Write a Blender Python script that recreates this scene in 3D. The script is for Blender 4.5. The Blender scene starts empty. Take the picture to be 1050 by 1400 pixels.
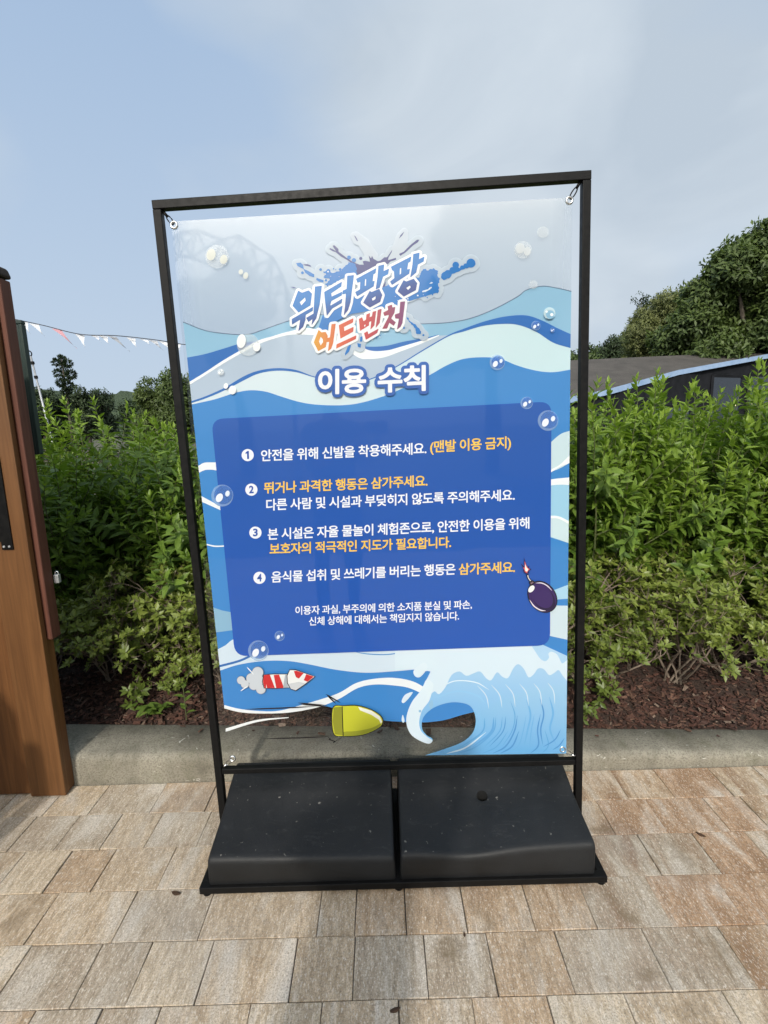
import bpy, bmesh, math, random
import numpy as np
from mathutils import Vector, Matrix
from mathutils.geometry import tessellate_polygon

random.seed(7)
RNG = np.random.default_rng(11)
S = bpy.context.scene
COL = S.collection

# ------------------------------------------------------------------ camera, sky, sun, exposure
F_PX, CAM_H = 690.0, 1.4                      # focal length in pixels of the 1050x1400 photograph
PITCH, ROLL = math.atan(118 / 690), math.radians(1.66)
cr, sr, cp, sp = math.cos(ROLL), math.sin(ROLL), math.cos(PITCH), math.sin(PITCH)
cam = bpy.data.cameras.new('camera')
cam.sensor_fit = 'VERTICAL'; cam.sensor_height = 36; cam.sensor_width = 27
cam.lens = F_PX / 1400 * 36
cam.clip_start = 0.02; cam.clip_end = 3000
camo = bpy.data.objects.new('camera', cam); COL.objects.link(camo)
R_ = Vector((cr, -sr * sp, -sr * cp)); U_ = Vector((sr, cr * sp, cr * cp)); Fw = Vector((0, cp, -sp))
camo.matrix_world = Matrix(((R_.x, U_.x, -Fw.x, 0), (R_.y, U_.y, -Fw.y, 0), (R_.z, U_.z, -Fw.z, CAM_H), (0, 0, 0, 1)))
S.camera = camo

SUN_EL = math.radians(33)
LDIR = Vector((0.15, 1.0, 0)).normalized()    # the way the sunlight travels over the ground
SUN_TO = Vector((-LDIR.x * math.cos(SUN_EL), -LDIR.y * math.cos(SUN_EL), math.sin(SUN_EL)))
S.view_settings.view_transform = 'Standard'; S.view_settings.look = 'None'
S.view_settings.gamma = 1; S.view_settings.use_curve_mapping = False
S.view_settings.exposure = 0.0
w = bpy.data.worlds.new('World'); S.world = w; w.use_nodes = True
nt = w.node_tree; nt.nodes.clear()
def wn(t, **k):
    n = nt.nodes.new(t)
    for a, b in k.items(): setattr(n, a, b)
    return n
wo = wn('ShaderNodeOutputWorld'); bg = wn('ShaderNodeBackground')
sky = wn('ShaderNodeTexSky'); sky.sky_type = 'NISHITA'; sky.sun_disc = False
sky.sun_elevation = SUN_EL
sky.sun_rotation = math.atan2(SUN_TO.x, SUN_TO.y)
sky.air_density = 1.0; sky.dust_density = 3.0; sky.ozone_density = 1.2; sky.altitude = 100
tc = wn('ShaderNodeTexCoord')
mp = wn('ShaderNodeMapping'); mp.inputs['Scale'].default_value = (1.0, 0.6, 1.7); mp.inputs['Rotation'].default_value = (0.2, 0.5, 0.5)
nz = wn('ShaderNodeTexNoise'); nz.inputs['Scale'].default_value = 1.9; nz.inputs['Detail'].default_value = 5; nz.inputs['Roughness'].default_value = 0.42
nz.inputs['Distortion'].default_value = 0.35
rmp = wn('ShaderNodeMapRange'); rmp.inputs['From Min'].default_value = 0.40; rmp.inputs['From Max'].default_value = 0.66
rmp.inputs['To Min'].default_value = 0.05; rmp.inputs['To Max'].default_value = 0.95
mx = wn('ShaderNodeMix', data_type='RGBA'); mx.inputs[7].default_value = (5.2, 6.0, 6.9, 1)
hz = wn('ShaderNodeMix', data_type='RGBA'); hz.inputs[0].default_value = 0.86; hz.inputs[7].default_value = (4.0, 5.35, 7.3, 1)
sxyz = wn('ShaderNodeSeparateXYZ'); hr = wn('ShaderNodeMapRange'); hr.inputs['From Min'].default_value = 0.0; hr.inputs['From Max'].default_value = 0.55
hr.inputs['To Min'].default_value = 0.85; hr.inputs['To Max'].default_value = 0.0
hm = wn('ShaderNodeMix', data_type='RGBA'); hm.inputs[7].default_value = (5.3, 6.25, 7.35, 1)
nt.links.new(sky.outputs[0], hz.inputs[6]); nt.links.new(tc.outputs['Generated'], sxyz.inputs[0]); nt.links.new(sxyz.outputs['Z'], hr.inputs['Value'])
nt.links.new(hr.outputs[0], hm.inputs[0]); nt.links.new(hz.outputs[2], hm.inputs[6])
# the haze brightens round the sun
sd = wn('ShaderNodeVectorMath', operation='DOT_PRODUCT'); sd.inputs[1].default_value = SUN_TO
sm = wn('ShaderNodeMapRange'); sm.interpolation_type = 'SMOOTHSTEP'
sm.inputs['From Min'].default_value = 0.88; sm.inputs['From Max'].default_value = 1.0
sm.inputs['To Min'].default_value = 0.0; sm.inputs['To Max'].default_value = 1.0
glow = wn('ShaderNodeMix', data_type='RGBA'); glow.inputs[7].default_value = (60, 57, 51, 1)
nt.links.new(tc.outputs['Generated'], mp.inputs['Vector']); nt.links.new(mp.outputs[0], nz.inputs['Vector'])
nt.links.new(nz.outputs['Fac'], rmp.inputs['Value']); xr = wn('ShaderNodeMapRange'); xr.inputs['From Min'].default_value = -0.45; xr.inputs['From Max'].default_value = 0.55; xr.inputs['To Min'].default_value = -0.15; xr.inputs['To Max'].default_value = 0.5
nt.links.new(sxyz.outputs['X'], xr.inputs['Value']); ad = wn('ShaderNodeMath', operation='ADD'); ad.use_clamp = True
nt.links.new(rmp.outputs[0], ad.inputs[0]); nt.links.new(xr.outputs[0], ad.inputs[1]); nt.links.new(ad.outputs[0], mx.inputs[0])
n2 = wn('ShaderNodeTexNoise'); n2.inputs['Scale'].default_value = 2.6; n2.inputs['Detail'].default_value = 6; n2.inputs['Roughness'].default_value = 0.5; n2.inputs['Distortion'].default_value = 0.6
c2r = wn('ShaderNodeMapRange'); c2r.inputs['From Min'].default_value = 0.35; c2r.inputs['From Max'].default_value = 0.65; cm = wn('ShaderNodeMix', data_type='RGBA')
cm.inputs[6].default_value = (4.75, 5.55, 6.45, 1); cm.inputs[7].default_value = (6.0, 6.75, 7.5, 1)
nt.links.new(mp.outputs[0], n2.inputs['Vector']); nt.links.new(n2.outputs['Fac'], c2r.inputs['Value']); nt.links.new(c2r.outputs[0], cm.inputs[0]); nt.links.new(cm.outputs[2], mx.inputs[7])
nt.links.new(hm.outputs[2], mx.inputs[6])
nt.links.new(tc.outputs['Generated'], sd.inputs[0]); nt.links.new(sd.outputs['Value'], sm.inputs['Value'])
nt.links.new(sm.outputs[0], glow.inputs[0]); nt.links.new(mx.outputs[2], glow.inputs[6])
nt.links.new(glow.outputs[2], bg.inputs['Color']); nt.links.new(bg.outputs[0], wo.inputs['Surface'])
bg.inputs['Strength'].default_value = 0.109
sl = bpy.data.lights.new('sun', 'SUN'); sl.energy = 2.7; sl.angle = math.radians(2.0); sl.color = (1.0, 0.94, 0.85)
so = bpy.data.objects.new('sun', sl); COL.objects.link(so)
so.rotation_euler = (-SUN_TO).to_track_quat('-Z', 'Y').to_euler(); so.location = (0, -10, 20)

# ------------------------------------------------------------------ photograph pixel -> point on a real plane (used for measuring)
def ray(px, py):
    x = (px - 525) / F_PX; y = -(py - 700) / F_PX
    x, y = cr * x + sr * y, -sr * x + cr * y
    return (x, cp + y * sp, -sp + y * cp)
def PY(px, py, Y):
    d = ray(px, py); t = Y / d[1]; return (d[0] * t, Y, d[2] * t + CAM_H)
def PG(px, py, z=0.0):
    d = ray(px, py); t = (z - CAM_H) / d[2]; return (d[0] * t, d[1] * t, z)

# ------------------------------------------------------------------ material helpers
def lin(c):
    return tuple((v / 255 / 12.92) if v / 255 <= 0.04045 else ((v / 255 + 0.055) / 1.055) ** 2.4 for v in c)
class M:
    def __init__(s, name):
        s.m = bpy.data.materials.new(name); s.m.use_nodes = True; s.t = s.m.node_tree
        s.b = s.t.nodes['Principled BSDF']; s.out = s.t.nodes['Material Output']
    def n(s, t, **k):
        nd = s.t.nodes.new(t)
        for a, b in k.items():
            if a in nd.inputs: nd.inputs[a].default_value = b
            else: setattr(nd, a, b)
        return nd
    def l(s, a, b): s.t.links.new(a, b)
    def noise(s, scale, detail=4, rough=0.55, vec=None, dist=0.0):
        nd = s.n('ShaderNodeTexNoise'); nd.inputs['Scale'].default_value = scale; nd.inputs['Detail'].default_value = detail
        nd.inputs['Roughness'].default_value = rough; nd.inputs['Distortion'].default_value = dist
        if vec is not None: s.l(vec, nd.inputs['Vector'])
        return nd.outputs['Fac']
    def coord(s, kind='Object', scale=(1, 1, 1)):
        a = s.n('ShaderNodeTexCoord'); b = s.n('ShaderNodeMapping'); b.inputs['Scale'].default_value = scale
        s.l(a.outputs[kind], b.inputs['Vector']); return b.outputs[0]
    def world(s, scale=(1, 1, 1)):
        a = s.n('ShaderNodeNewGeometry'); b = s.n('ShaderNodeMapping'); b.inputs['Scale'].default_value = scale
        s.l(a.outputs['Position'], b.inputs['Vector']); return b.outputs[0]
    def ramp(s, fac, stops):
        r = s.n('ShaderNodeValToRGB'); e = r.color_ramp.elements
        while len(e) < len(stops): e.new(0.5)
        for i, (p, c) in enumerate(stops): e[i].position = p; e[i].color = (*c, 1) if len(c) == 3 else c
        s.l(fac, r.inputs[0]); return r.outputs[0]
    def rng(s, v, a, b, c, d):
        r = s.n('ShaderNodeMapRange'); s.l(v, r.inputs['Value'])
        for k, x in zip(('From Min', 'From Max', 'To Min', 'To Max'), (a, b, c, d)): r.inputs[k].default_value = x
        return r.outputs[0]
    def mix(s, f, a, b, mode='MIX'):
        x = s.n('ShaderNodeMix', data_type='RGBA', blend_type=mode)
        for sock, v in ((0, f), (6, a), (7, b)):
            if isinstance(v, (int, float)): x.inputs[sock].default_value = v
            elif isinstance(v, tuple): x.inputs[sock].default_value = (*v, 1) if len(v) == 3 else v
            else: s.l(v, x.inputs[sock])
        return x.outputs[2]
    def math(s, op, a, b=0.0):
        x = s.n('ShaderNodeMath', operation=op)
        for i, v in enumerate((a, b)):
            if isinstance(v, (int, float)): x.inputs[i].default_value = v
            else: s.l(v, x.inputs[i])
        return x.outputs[0]
    def attr(s, name, out='Color'):
        a = s.n('ShaderNodeAttribute'); a.attribute_name = name; return a.outputs[out]
    def base(s, c):
        if isinstance(c, tuple): s.b.inputs['Base Color'].default_value = (*c, 1)
        else: s.l(c, s.b.inputs['Base Color'])
    def bump(s, h, strength=0.3, dist=0.01):
        x = s.n('ShaderNodeBump'); x.inputs['Strength'].default_value = strength; x.inputs['Distance'].default_value = dist
        s.l(h, x.inputs['Height']); s.l(x.outputs[0], s.b.inputs['Normal']); return x
    def set(s, **k):
        for a, v in k.items():
            nm = a.replace('_', ' ')
            if isinstance(v, (int, float)): s.b.inputs[nm].default_value = v
            else: s.l(v, s.b.inputs[nm])

MAT = {}
def mk(name):
    m = M(name); MAT[name] = m.m; return m

# black powder-coated steel
m = mk('black_steel'); f = m.noise(60, 3, vec=m.coord()); m.base(m.ramp(f, [(0.3, (0.005, 0.005, 0.0053)), (0.75, (0.0075, 0.0073, 0.007))]))
m.set(Roughness=m.rng(f, 0.3, 0.7, 0.38, 0.52)); m.set(Specular_IOR_Level=0.16); m.bump(m.noise(420, 2, vec=m.coord()), 0.12, 0.001)
# moulded black plastic with dust and scuffs
m = mk('black_plastic'); c = m.coord(); f = m.noise(6, 5, vec=c); sc = m.noise(70, 2, 0.5, vec=c); dust = m.rng(sc, 0.715, 0.775, 0, 0.7)
scr = m.noise(9, 6, 0.75, vec=m.coord(scale=(1, 3, 1)), dist=2.5); scrm = m.rng(scr, 0.56, 0.74, 0, 0.22)
g = m.n('ShaderNodeNewGeometry'); sx = m.n('ShaderNodeSeparateXYZ'); m.l(g.outputs['Normal'], sx.inputs[0])
up = m.rng(sx.outputs['Z'], 0.4, 0.9, 0.0, 1.0)
cc = m.ramp(f, [(0.3, (0.007, 0.0075, 0.008)), (0.7, (0.0135, 0.0145, 0.016))])
cc = m.mix(m.math('MULTIPLY', dust, up), cc, (0.20, 0.19, 0.17)); cc = m.mix(m.math('MULTIPLY', scrm, up), cc, (0.10, 0.10, 0.095))
m.base(cc); m.set(Roughness=m.rng(f, 0.3, 0.7, 0.48, 0.62), Specular_IOR_Level=0.36); m.bump(m.noise(520, 3, vec=c), 0.4, 0.0018)
m = mk('hole_dark'); m.base((0.004, 0.004, 0.004)); m.set(Roughness=0.9)
m = mk('chrome'); m.base((0.75, 0.75, 0.74)); m.set(Metallic=1.0, Roughness=m.rng(m.noise(40, 2, vec=m.coord()), 0.3, 0.7, 0.12, 0.28))
# print on film: colour and ink opacity from the artwork
m = mk('print_ink'); a = m.n('ShaderNodeAttribute'); a.attribute_name = 'ink'
m.l(a.outputs['Color'], m.b.inputs['Base Color'])
tl = m.n('ShaderNodeBsdfTranslucent'); m.l(a.outputs['Color'], tl.inputs['Color']); trn = m.n('ShaderNodeBsdfTransparent')
ms = m.n('ShaderNodeMixShader'); ms.inputs[0].default_value = 0.30; m.l(m.b.outputs[0], ms.inputs[1]); m.l(tl.outputs[0], ms.inputs[2])
m2 = m.n('ShaderNodeMixShader'); m.l(a.outputs['Alpha'], m2.inputs[0]); m.l(trn.outputs[0], m2.inputs[1]); m.l(ms.outputs[0], m2.inputs[2]); m.l(m2.outputs[0], m.out.inputs['Surface'])
m.set(Roughness=0.42, Specular_IOR_Level=0.35, Coat_Weight=0.8, Coat_Roughness=0.03, Coat_IOR=1.62)
bp = m.n('ShaderNodeBump'); bp.inputs['Strength'].default_value = 0.2; bp.inputs['Distance'].default_value = 0.010
m.l(m.noise(3.2, 2, 0.4, vec=m.world((1, 1, 0.55))), bp.inputs['Height']); m.l(bp.outputs[0], m.b.inputs['Coat Normal'])
m = mk('clear_film')
gl = m.n('ShaderNodeBsdfGlossy'); gl.inputs['Roughness'].default_value = 0.03; tr = m.n('ShaderNodeBsdfTransparent')
tr.inputs['Color'].default_value = (0.94, 0.95, 0.955, 1)
fr = m.n('ShaderNodeFresnel'); fr.inputs['IOR'].default_value = 1.62
bp = m.n('ShaderNodeBump'); bp.inputs['Strength'].default_value = 0.2; bp.inputs['Distance'].default_value = 0.010
m.l(m.noise(3.2, 2, 0.4, vec=m.world((1, 1, 0.55))), bp.inputs['Height'])
m.l(bp.outputs[0], gl.inputs['Normal']); m.l(bp.outputs[0], fr.inputs['Normal'])
ms = m.n('ShaderNodeMixShader'); m.l(fr.outputs[0], ms.inputs[0]); m.l(tr.outputs[0], ms.inputs[1]); m.l(gl.outputs[0], ms.inputs[2])
m.l(ms.outputs[0], m.out.inputs['Surface'])
STAINS = [(*PG(x, y)[:2], r, st, k) for x, y, r, st, k in ((618, 1300, .030, 1.4, .8), (858, 1252, .026, .8, .6), (838, 1230, .02, 1.8, .45), (884, 1333, .022, .8, .5), (985, 1300, .05, 1.2, .45), (822, 1134, .03, .6, .6), (30, 1250, .045, 1.3, .45), (665, 1255, .03, 1.2, .4), (952, 1380, .05, .8, .4), (493, 1222, .018, 1, .5), (930, 1165, .04, 1.6, .4), (350, 1290, .05, 1.4, .22), (728, 1300, .04, 2, .2))]
# pavers
m = mk('paver'); c = m.world(); tint = m.attr('tint'); rnd = m.attr('rnd', 'Fac')
av = m.n('ShaderNodeAttribute'); av.attribute_name = 'shift'; va = m.n('ShaderNodeVectorMath', operation='ADD')
m.l(c, va.inputs[0]); m.l(av.outputs['Vector'], va.inputs[1]); c2 = va.outputs[0]
mpn = m.n('ShaderNodeMapping'); mpn.inputs['Scale'].default_value = (84, 17, 1); m.l(c2, mpn.inputs['Vector']); st = m.noise(1.0, 6, 0.66, vec=mpn.outputs[0], dist=0.35)
mpn = m.n('ShaderNodeMapping'); mpn.inputs['Scale'].default_value = (11, 3.0, 1); m.l(c2, mpn.inputs['Vector']); st2 = m.noise(1.0, 4, 0.6, vec=mpn.outputs[0], dist=0.5)
grit = m.noise(215, 4, 0.85, vec=c); grit2 = m.noise(120, 3, 0.6, vec=c)
cc = m.mix(m.rng(st, 0.36, 0.66, 0, 1), m.mix(1.0, tint, (0.70, 0.645, 0.56), 'MULTIPLY'), m.mix(1.0, tint, (1.30, 1.28, 1.25), 'MULTIPLY'))
cc = m.mix(m.rng(st2, 0.50, 0.70, 0, 0.85), cc, (0.62, 0.565, 0.49))
cc = m.mix(m.math('MULTIPLY', m.rng(st2, 0.52, 0.34, 0, 0.9), m.attr('rust', 'Fac')), cc, (0.25, 0.135, 0.065))
cc = m.mix(m.rng(grit, 0.36, 0.54, 0.75, 0), cc, (0.15, 0.125, 0.098))
mpn = m.n('ShaderNodeMapping'); mpn.inputs['Scale'].default_value = (240, 80, 1); m.l(c2, mpn.inputs['Vector']); fl = m.noise(1.0, 3, 0.7, vec=mpn.outputs[0]); cc = m.mix(m.rng(fl, 0.54, 0.68, 0, 0.75), cc, (0.78, 0.71, 0.61))
cc = m.mix(m.rng(grit2, 0.6, 0.75, 0, 0.4), cc, (0.60, 0.57, 0.51))
blot = m.noise(4.3, 4, 0.62, vec=c, dist=0.6); cc = m.mix(m.rng(blot, 0.63, 0.76, 0, 0.62), cc, (0.13, 0.095, 0.055))
blot2 = m.noise(2.1, 3, 0.5, vec=m.world((1, 1, 1))); cc = m.mix(m.rng(blot2, 0.5, 0.7, 0, 0.35), cc, (0.26, 0.25, 0.235))
wob = m.noise(22, 4, 0.7, vec=c)
pn = m.n('ShaderNodeNewGeometry')
for (sx_, sy_, r_, stx, dk) in STAINS:
    ml = m.n('ShaderNodeMapping'); ml.vector_type = 'POINT'; ml.inputs['Location'].default_value = (-sx_, -sy_ / stx, 0); ml.inputs['Scale'].default_value = (1, 1 / stx, 0); m.l(pn.outputs['Position'], ml.inputs['Vector'])
    ln = m.n('ShaderNodeVectorMath', operation='LENGTH'); m.l(ml.outputs[0], ln.inputs[0])
    dd = m.math('ADD', ln.outputs['Value'], m.math('MULTIPLY', m.math('SUBTRACT', wob, 0.5), r_ * 4.2))
    cc = m.mix(m.rng(dd, r_ * 0.2, r_ * 1.35, dk, 0), cc, (0.17, 0.125, 0.075))
m.base(cc); m.set(Roughness=0.82, Specular_IOR_Level=0.3)
m.bump(m.math('ADD', m.math('MULTIPLY', grit, 0.6), m.math('MULTIPLY', st, 0.7)), 0.5, 0.004)
m = mk('joint_sand'); f = m.noise(150, 3, vec=m.world()); m.base(m.ramp(f, [(0.3, (0.035, 0.030, 0.024)), (0.8, (0.15, 0.125, 0.095))])); m.set(Roughness=0.95)
# concrete kerb
m = mk('kerb_concrete'); c = m.world(); f1 = m.noise(5.5, 6, 0.65, vec=c); f2 = m.noise(150, 4, 0.75, vec=c); f3 = m.noise(34, 4, 0.6, vec=c)
cc = m.ramp(f1, [(0.28, (0.14, 0.128, 0.10)), (0.52, (0.27, 0.25, 0.20)), (0.75, (0.37, 0.345, 0.285))])
cc = m.mix(m.rng(f2, 0.36, 0.52, 0.7, 0), cc, (0.085, 0.078, 0.06)); cc = m.mix(m.rng(f2, 0.62, 0.72, 0, 0.35), cc, (0.42, 0.40, 0.35))
spk = m.noise(30, 2, 0.4, vec=m.world((1.0, 1.0, 2.6)), dist=1.2); cc = m.mix(m.rng(spk, 0.72, 0.76, 0, 0.8), cc, (0.66, 0.64, 0.58))
drip = m.noise(30, 4, 0.6, vec=m.world((1, 0.4, 0.12))); cc = m.mix(m.rng(drip, 0.5, 0.75, 0, 0.4), cc, (0.10, 0.095, 0.07))
moss = m.noise(11, 5, 0.7, vec=c); cc = m.mix(m.rng(moss, 0.50, 0.70, 0, 0.55), cc, (0.085, 0.082, 0.045))
m.base(cc); m.set(Roughness=0.9, Specular_IOR_Level=0.25); m.bump(m.math('ADD', f2, m.math('MULTIPLY', f3, 0.8)), 0.45, 0.004)
m = mk('bed_soil'); f = m.noise(60, 5, vec=m.world()); m.base(m.ramp(f, [(0.3, (0.018, 0.011, 0.008)), (0.7, (0.06, 0.034, 0.024))])); m.set(Roughness=0.95); m.bump(f, 0.8, 0.02)
m = mk('bark_chip'); t = m.attr('tint'); f = m.noise(160, 3, vec=m.world((1, 1, 3))); m.base(m.mix(m.rng(f, 0.35, 0.65, 0, 0.5), t, (0.03, 0.017, 0.012))); m.set(Roughness=0.9); m.bump(f, 0.5, 0.003)
m = mk('ground_earth'); f = m.noise(0.5, 6, vec=m.world()); m.base(m.ramp(f, [(0.3, (0.05, 0.055, 0.03)), (0.7, (0.11, 0.10, 0.06))])); m.set(Roughness=0.95)
m = mk('hill_forest'); f = m.noise(0.35, 6, 0.7, vec=m.world()); f2 = m.noise(1.3, 4, 0.7, vec=m.world())
m.base(m.mix(0.5, m.ramp(f, [(0.3, (0.035, 0.06, 0.03)), (0.7, (0.08, 0.115, 0.06))]), m.ramp(f2, [(0.3, (0.03, 0.055, 0.03)), (0.7, (0.10, 0.14, 0.07))]))); m.set(Roughness=1.0); m.bump(f2, 1.0, 1.5)
# wood
def wood(name, dark, mid, light, rough=0.5, knots=0.0):
    m = mk(name); c = m.coord(scale=(26, 26, 1.6)); f = m.noise(1.0, 6, 0.6, vec=c, dist=1.2); c2 = m.coord(scale=(140, 140, 4)); f2 = m.noise(1.0, 3, 0.6, vec=c2)
    f3 = m.noise(2.2, 4, 0.6, vec=m.coord(scale=(1, 1, 0.7)))
    cc = m.ramp(f, [(0.25, dark), (0.52, mid), (0.78, light)])
    cc = m.mix(m.rng(f2, 0.35, 0.6, 0.35, 0), cc, dark); cc = m.mix(m.rng(f3, 0.5, 0.75, 0, 0.5), cc, dark)
    m.base(cc); m.set(Roughness=rough, Specular_IOR_Level=0.35); m.bump(f2, 0.18, 0.002)
wood('gate_wood', (0.085, 0.036, 0.012), (0.14, 0.062, 0.021), (0.18, 0.084, 0.03))
wood('door_wood', (0.075, 0.030, 0.010), (0.135, 0.056, 0.018), (0.18, 0.08, 0.027))
wood('red_board', (0.06, 0.020, 0.012), (0.115, 0.042, 0.026), (0.15, 0.060, 0.038), 0.65)
wood('weathered_cap', (0.012, 0.010, 0.010), (0.030, 0.022, 0.018), (0.07, 0.055, 0.042), 0.8)
m = mk('green_panel'); f = m.noise(8, 4, vec=m.coord()); m.base(m.ramp(f, [(0.3, (0.008, 0.022, 0.017)), (0.7, (0.014, 0.034, 0.027))])); m.set(Roughness=0.5)
m = mk('white_plastic'); m.base(m.ramp(m.noise(10, 3, vec=m.coord()), [(0.3, (0.55, 0.55, 0.55)), (0.7, (0.75, 0.75, 0.75))])); m.set(Roughness=0.5)
# foliage
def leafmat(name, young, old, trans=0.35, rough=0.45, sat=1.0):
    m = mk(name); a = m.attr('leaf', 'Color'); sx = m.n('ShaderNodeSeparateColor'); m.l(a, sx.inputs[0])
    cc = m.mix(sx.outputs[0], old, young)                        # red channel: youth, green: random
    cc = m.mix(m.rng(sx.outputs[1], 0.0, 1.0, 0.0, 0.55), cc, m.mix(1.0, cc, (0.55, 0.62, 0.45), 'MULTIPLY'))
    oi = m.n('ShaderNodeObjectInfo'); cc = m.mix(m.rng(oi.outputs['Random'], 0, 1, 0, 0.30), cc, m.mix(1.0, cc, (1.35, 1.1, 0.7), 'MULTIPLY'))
    m.base(cc); m.set(Roughness=rough, Specular_IOR_Level=0.4)
    tl = m.n('ShaderNodeBsdfTranslucent'); m.l(m.mix(1.0, cc, (1.2, 1.35, 0.6), 'MULTIPLY'), tl.inputs['Color'])
    ms = m.n('ShaderNodeMixShader'); ms.inputs[0].default_value = trans
    m.l(m.b.outputs[0], ms.inputs[1]); m.l(tl.outputs[0], ms.inputs[2]); m.l(ms.outputs[0], m.out.inputs['Surface'])
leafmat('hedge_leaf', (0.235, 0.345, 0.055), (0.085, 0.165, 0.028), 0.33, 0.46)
leafmat('azalea_leaf', (0.23, 0.285, 0.062), (0.09, 0.14, 0.03), 0.27, 0.4)
leafmat('tree_leaf', (0.115, 0.165, 0.048), (0.040, 0.068, 0.025), 0.25, 0.55)
leafmat('pale_tree_leaf', (0.20, 0.22, 0.085), (0.10, 0.12, 0.045), 0.25, 0.55)
leafmat('conifer_leaf', (0.050, 0.080, 0.035), (0.016, 0.032, 0.016), 0.15, 0.6)
leafmat('weed_leaf', (0.16, 0.25, 0.05), (0.07, 0.13, 0.03), 0.3, 0.5)
m = mk('stem_green'); m.base(m.ramp(m.noise(30, 3, vec=m.coord()), [(0.3, (0.06, 0.08, 0.025)), (0.7, (0.11, 0.12, 0.045))])); m.set(Roughness=0.7)
m = mk('twig'); m.base(m.ramp(m.noise(40, 4, vec=m.coord()), [(0.3, (0.10, 0.075, 0.055)), (0.7, (0.24, 0.19, 0.145))])); m.set(Roughness=0.85)
m = mk('bark'); f = m.noise(14, 5, vec=m.coord(scale=(1, 1, 0.25))); m.base(m.ramp(f, [(0.3, (0.035, 0.028, 0.02)), (0.7, (0.11, 0.09, 0.07))])); m.set(Roughness=0.95); m.bump(f, 0.6, 0.03)
m = mk('dead_leaf'); m.base(m.ramp(m.noise(60, 3, vec=m.coord()), [(0.3, (0.03, 0.016, 0.008)), (0.7, (0.09, 0.045, 0.02))])); m.set(Roughness=0.85)
# building
m = mk('shingle'); c = m.world((1, 1, 1)); f = m.noise(2.2, 5, 0.65, vec=c); f2 = m.noise(26, 4, 0.7, vec=m.world((1, 2.5, 2.5)))
m.base(m.mix(m.rng(f2, 0.35, 0.65, 0, 0.6), m.ramp(f, [(0.3, (0.052, 0.046, 0.040)), (0.7, (0.105, 0.094, 0.082))]), (0.045, 0.04, 0.036))); m.set(Roughness=0.95); m.bump(f2, 0.5, 0.02)
m = mk('gutter_metal'); m.base(m.ramp(m.noise(3, 4, vec=m.world()), [(0.3, (0.20, 0.30, 0.47)), (0.7, (0.29, 0.39, 0.55))])); m.set(Roughness=0.42, Specular_IOR_Level=0.5)
m = mk('dark_wall'); m.base(m.ramp(m.noise(4, 4, vec=m.world()), [(0.3, (0.009, 0.010, 0.012)), (0.7, (0.018, 0.019, 0.023))])); m.set(Roughness=0.9, Specular_IOR_Level=0.1)
m = mk('grey_wall'); m.base(m.ramp(m.noise(4, 4, vec=m.world()), [(0.3, (0.05, 0.055, 0.07)), (0.7, (0.085, 0.09, 0.105))])); m.set(Roughness=0.8)
m = mk('window_glass'); m.base((0.008, 0.011, 0.018)); m.set(Roughness=m.rng(m.noise(2, 2, vec=m.world()), 0.3, 0.7, 0.03, 0.08), Specular_IOR_Level=0.7)
m = mk('lamp_glow'); m.base((0.8, 0.7, 0.5)); m.b.inputs['Emission Color'].default_value = (1.0, 0.82, 0.55, 1); m.set(Emission_Strength=1.6)
m = mk('pennant_cloth'); m.base(m.attr('tint')); m.set(Roughness=0.8)
m = mk('string_dark'); m.base(m.ramp(m.noise(20, 2, vec=m.coord()), [(0.3, (0.02, 0.02, 0.025)), (0.7, (0.06, 0.06, 0.07))])); m.set(Roughness=0.8)
m = mk('galvanised'); m.base(m.ramp(m.noise(6, 4, vec=m.world()), [(0.3, (0.35, 0.36, 0.37)), (0.7, (0.5, 0.51, 0.52))])); m.set(Metallic=0.6, Roughness=0.5)

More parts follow.
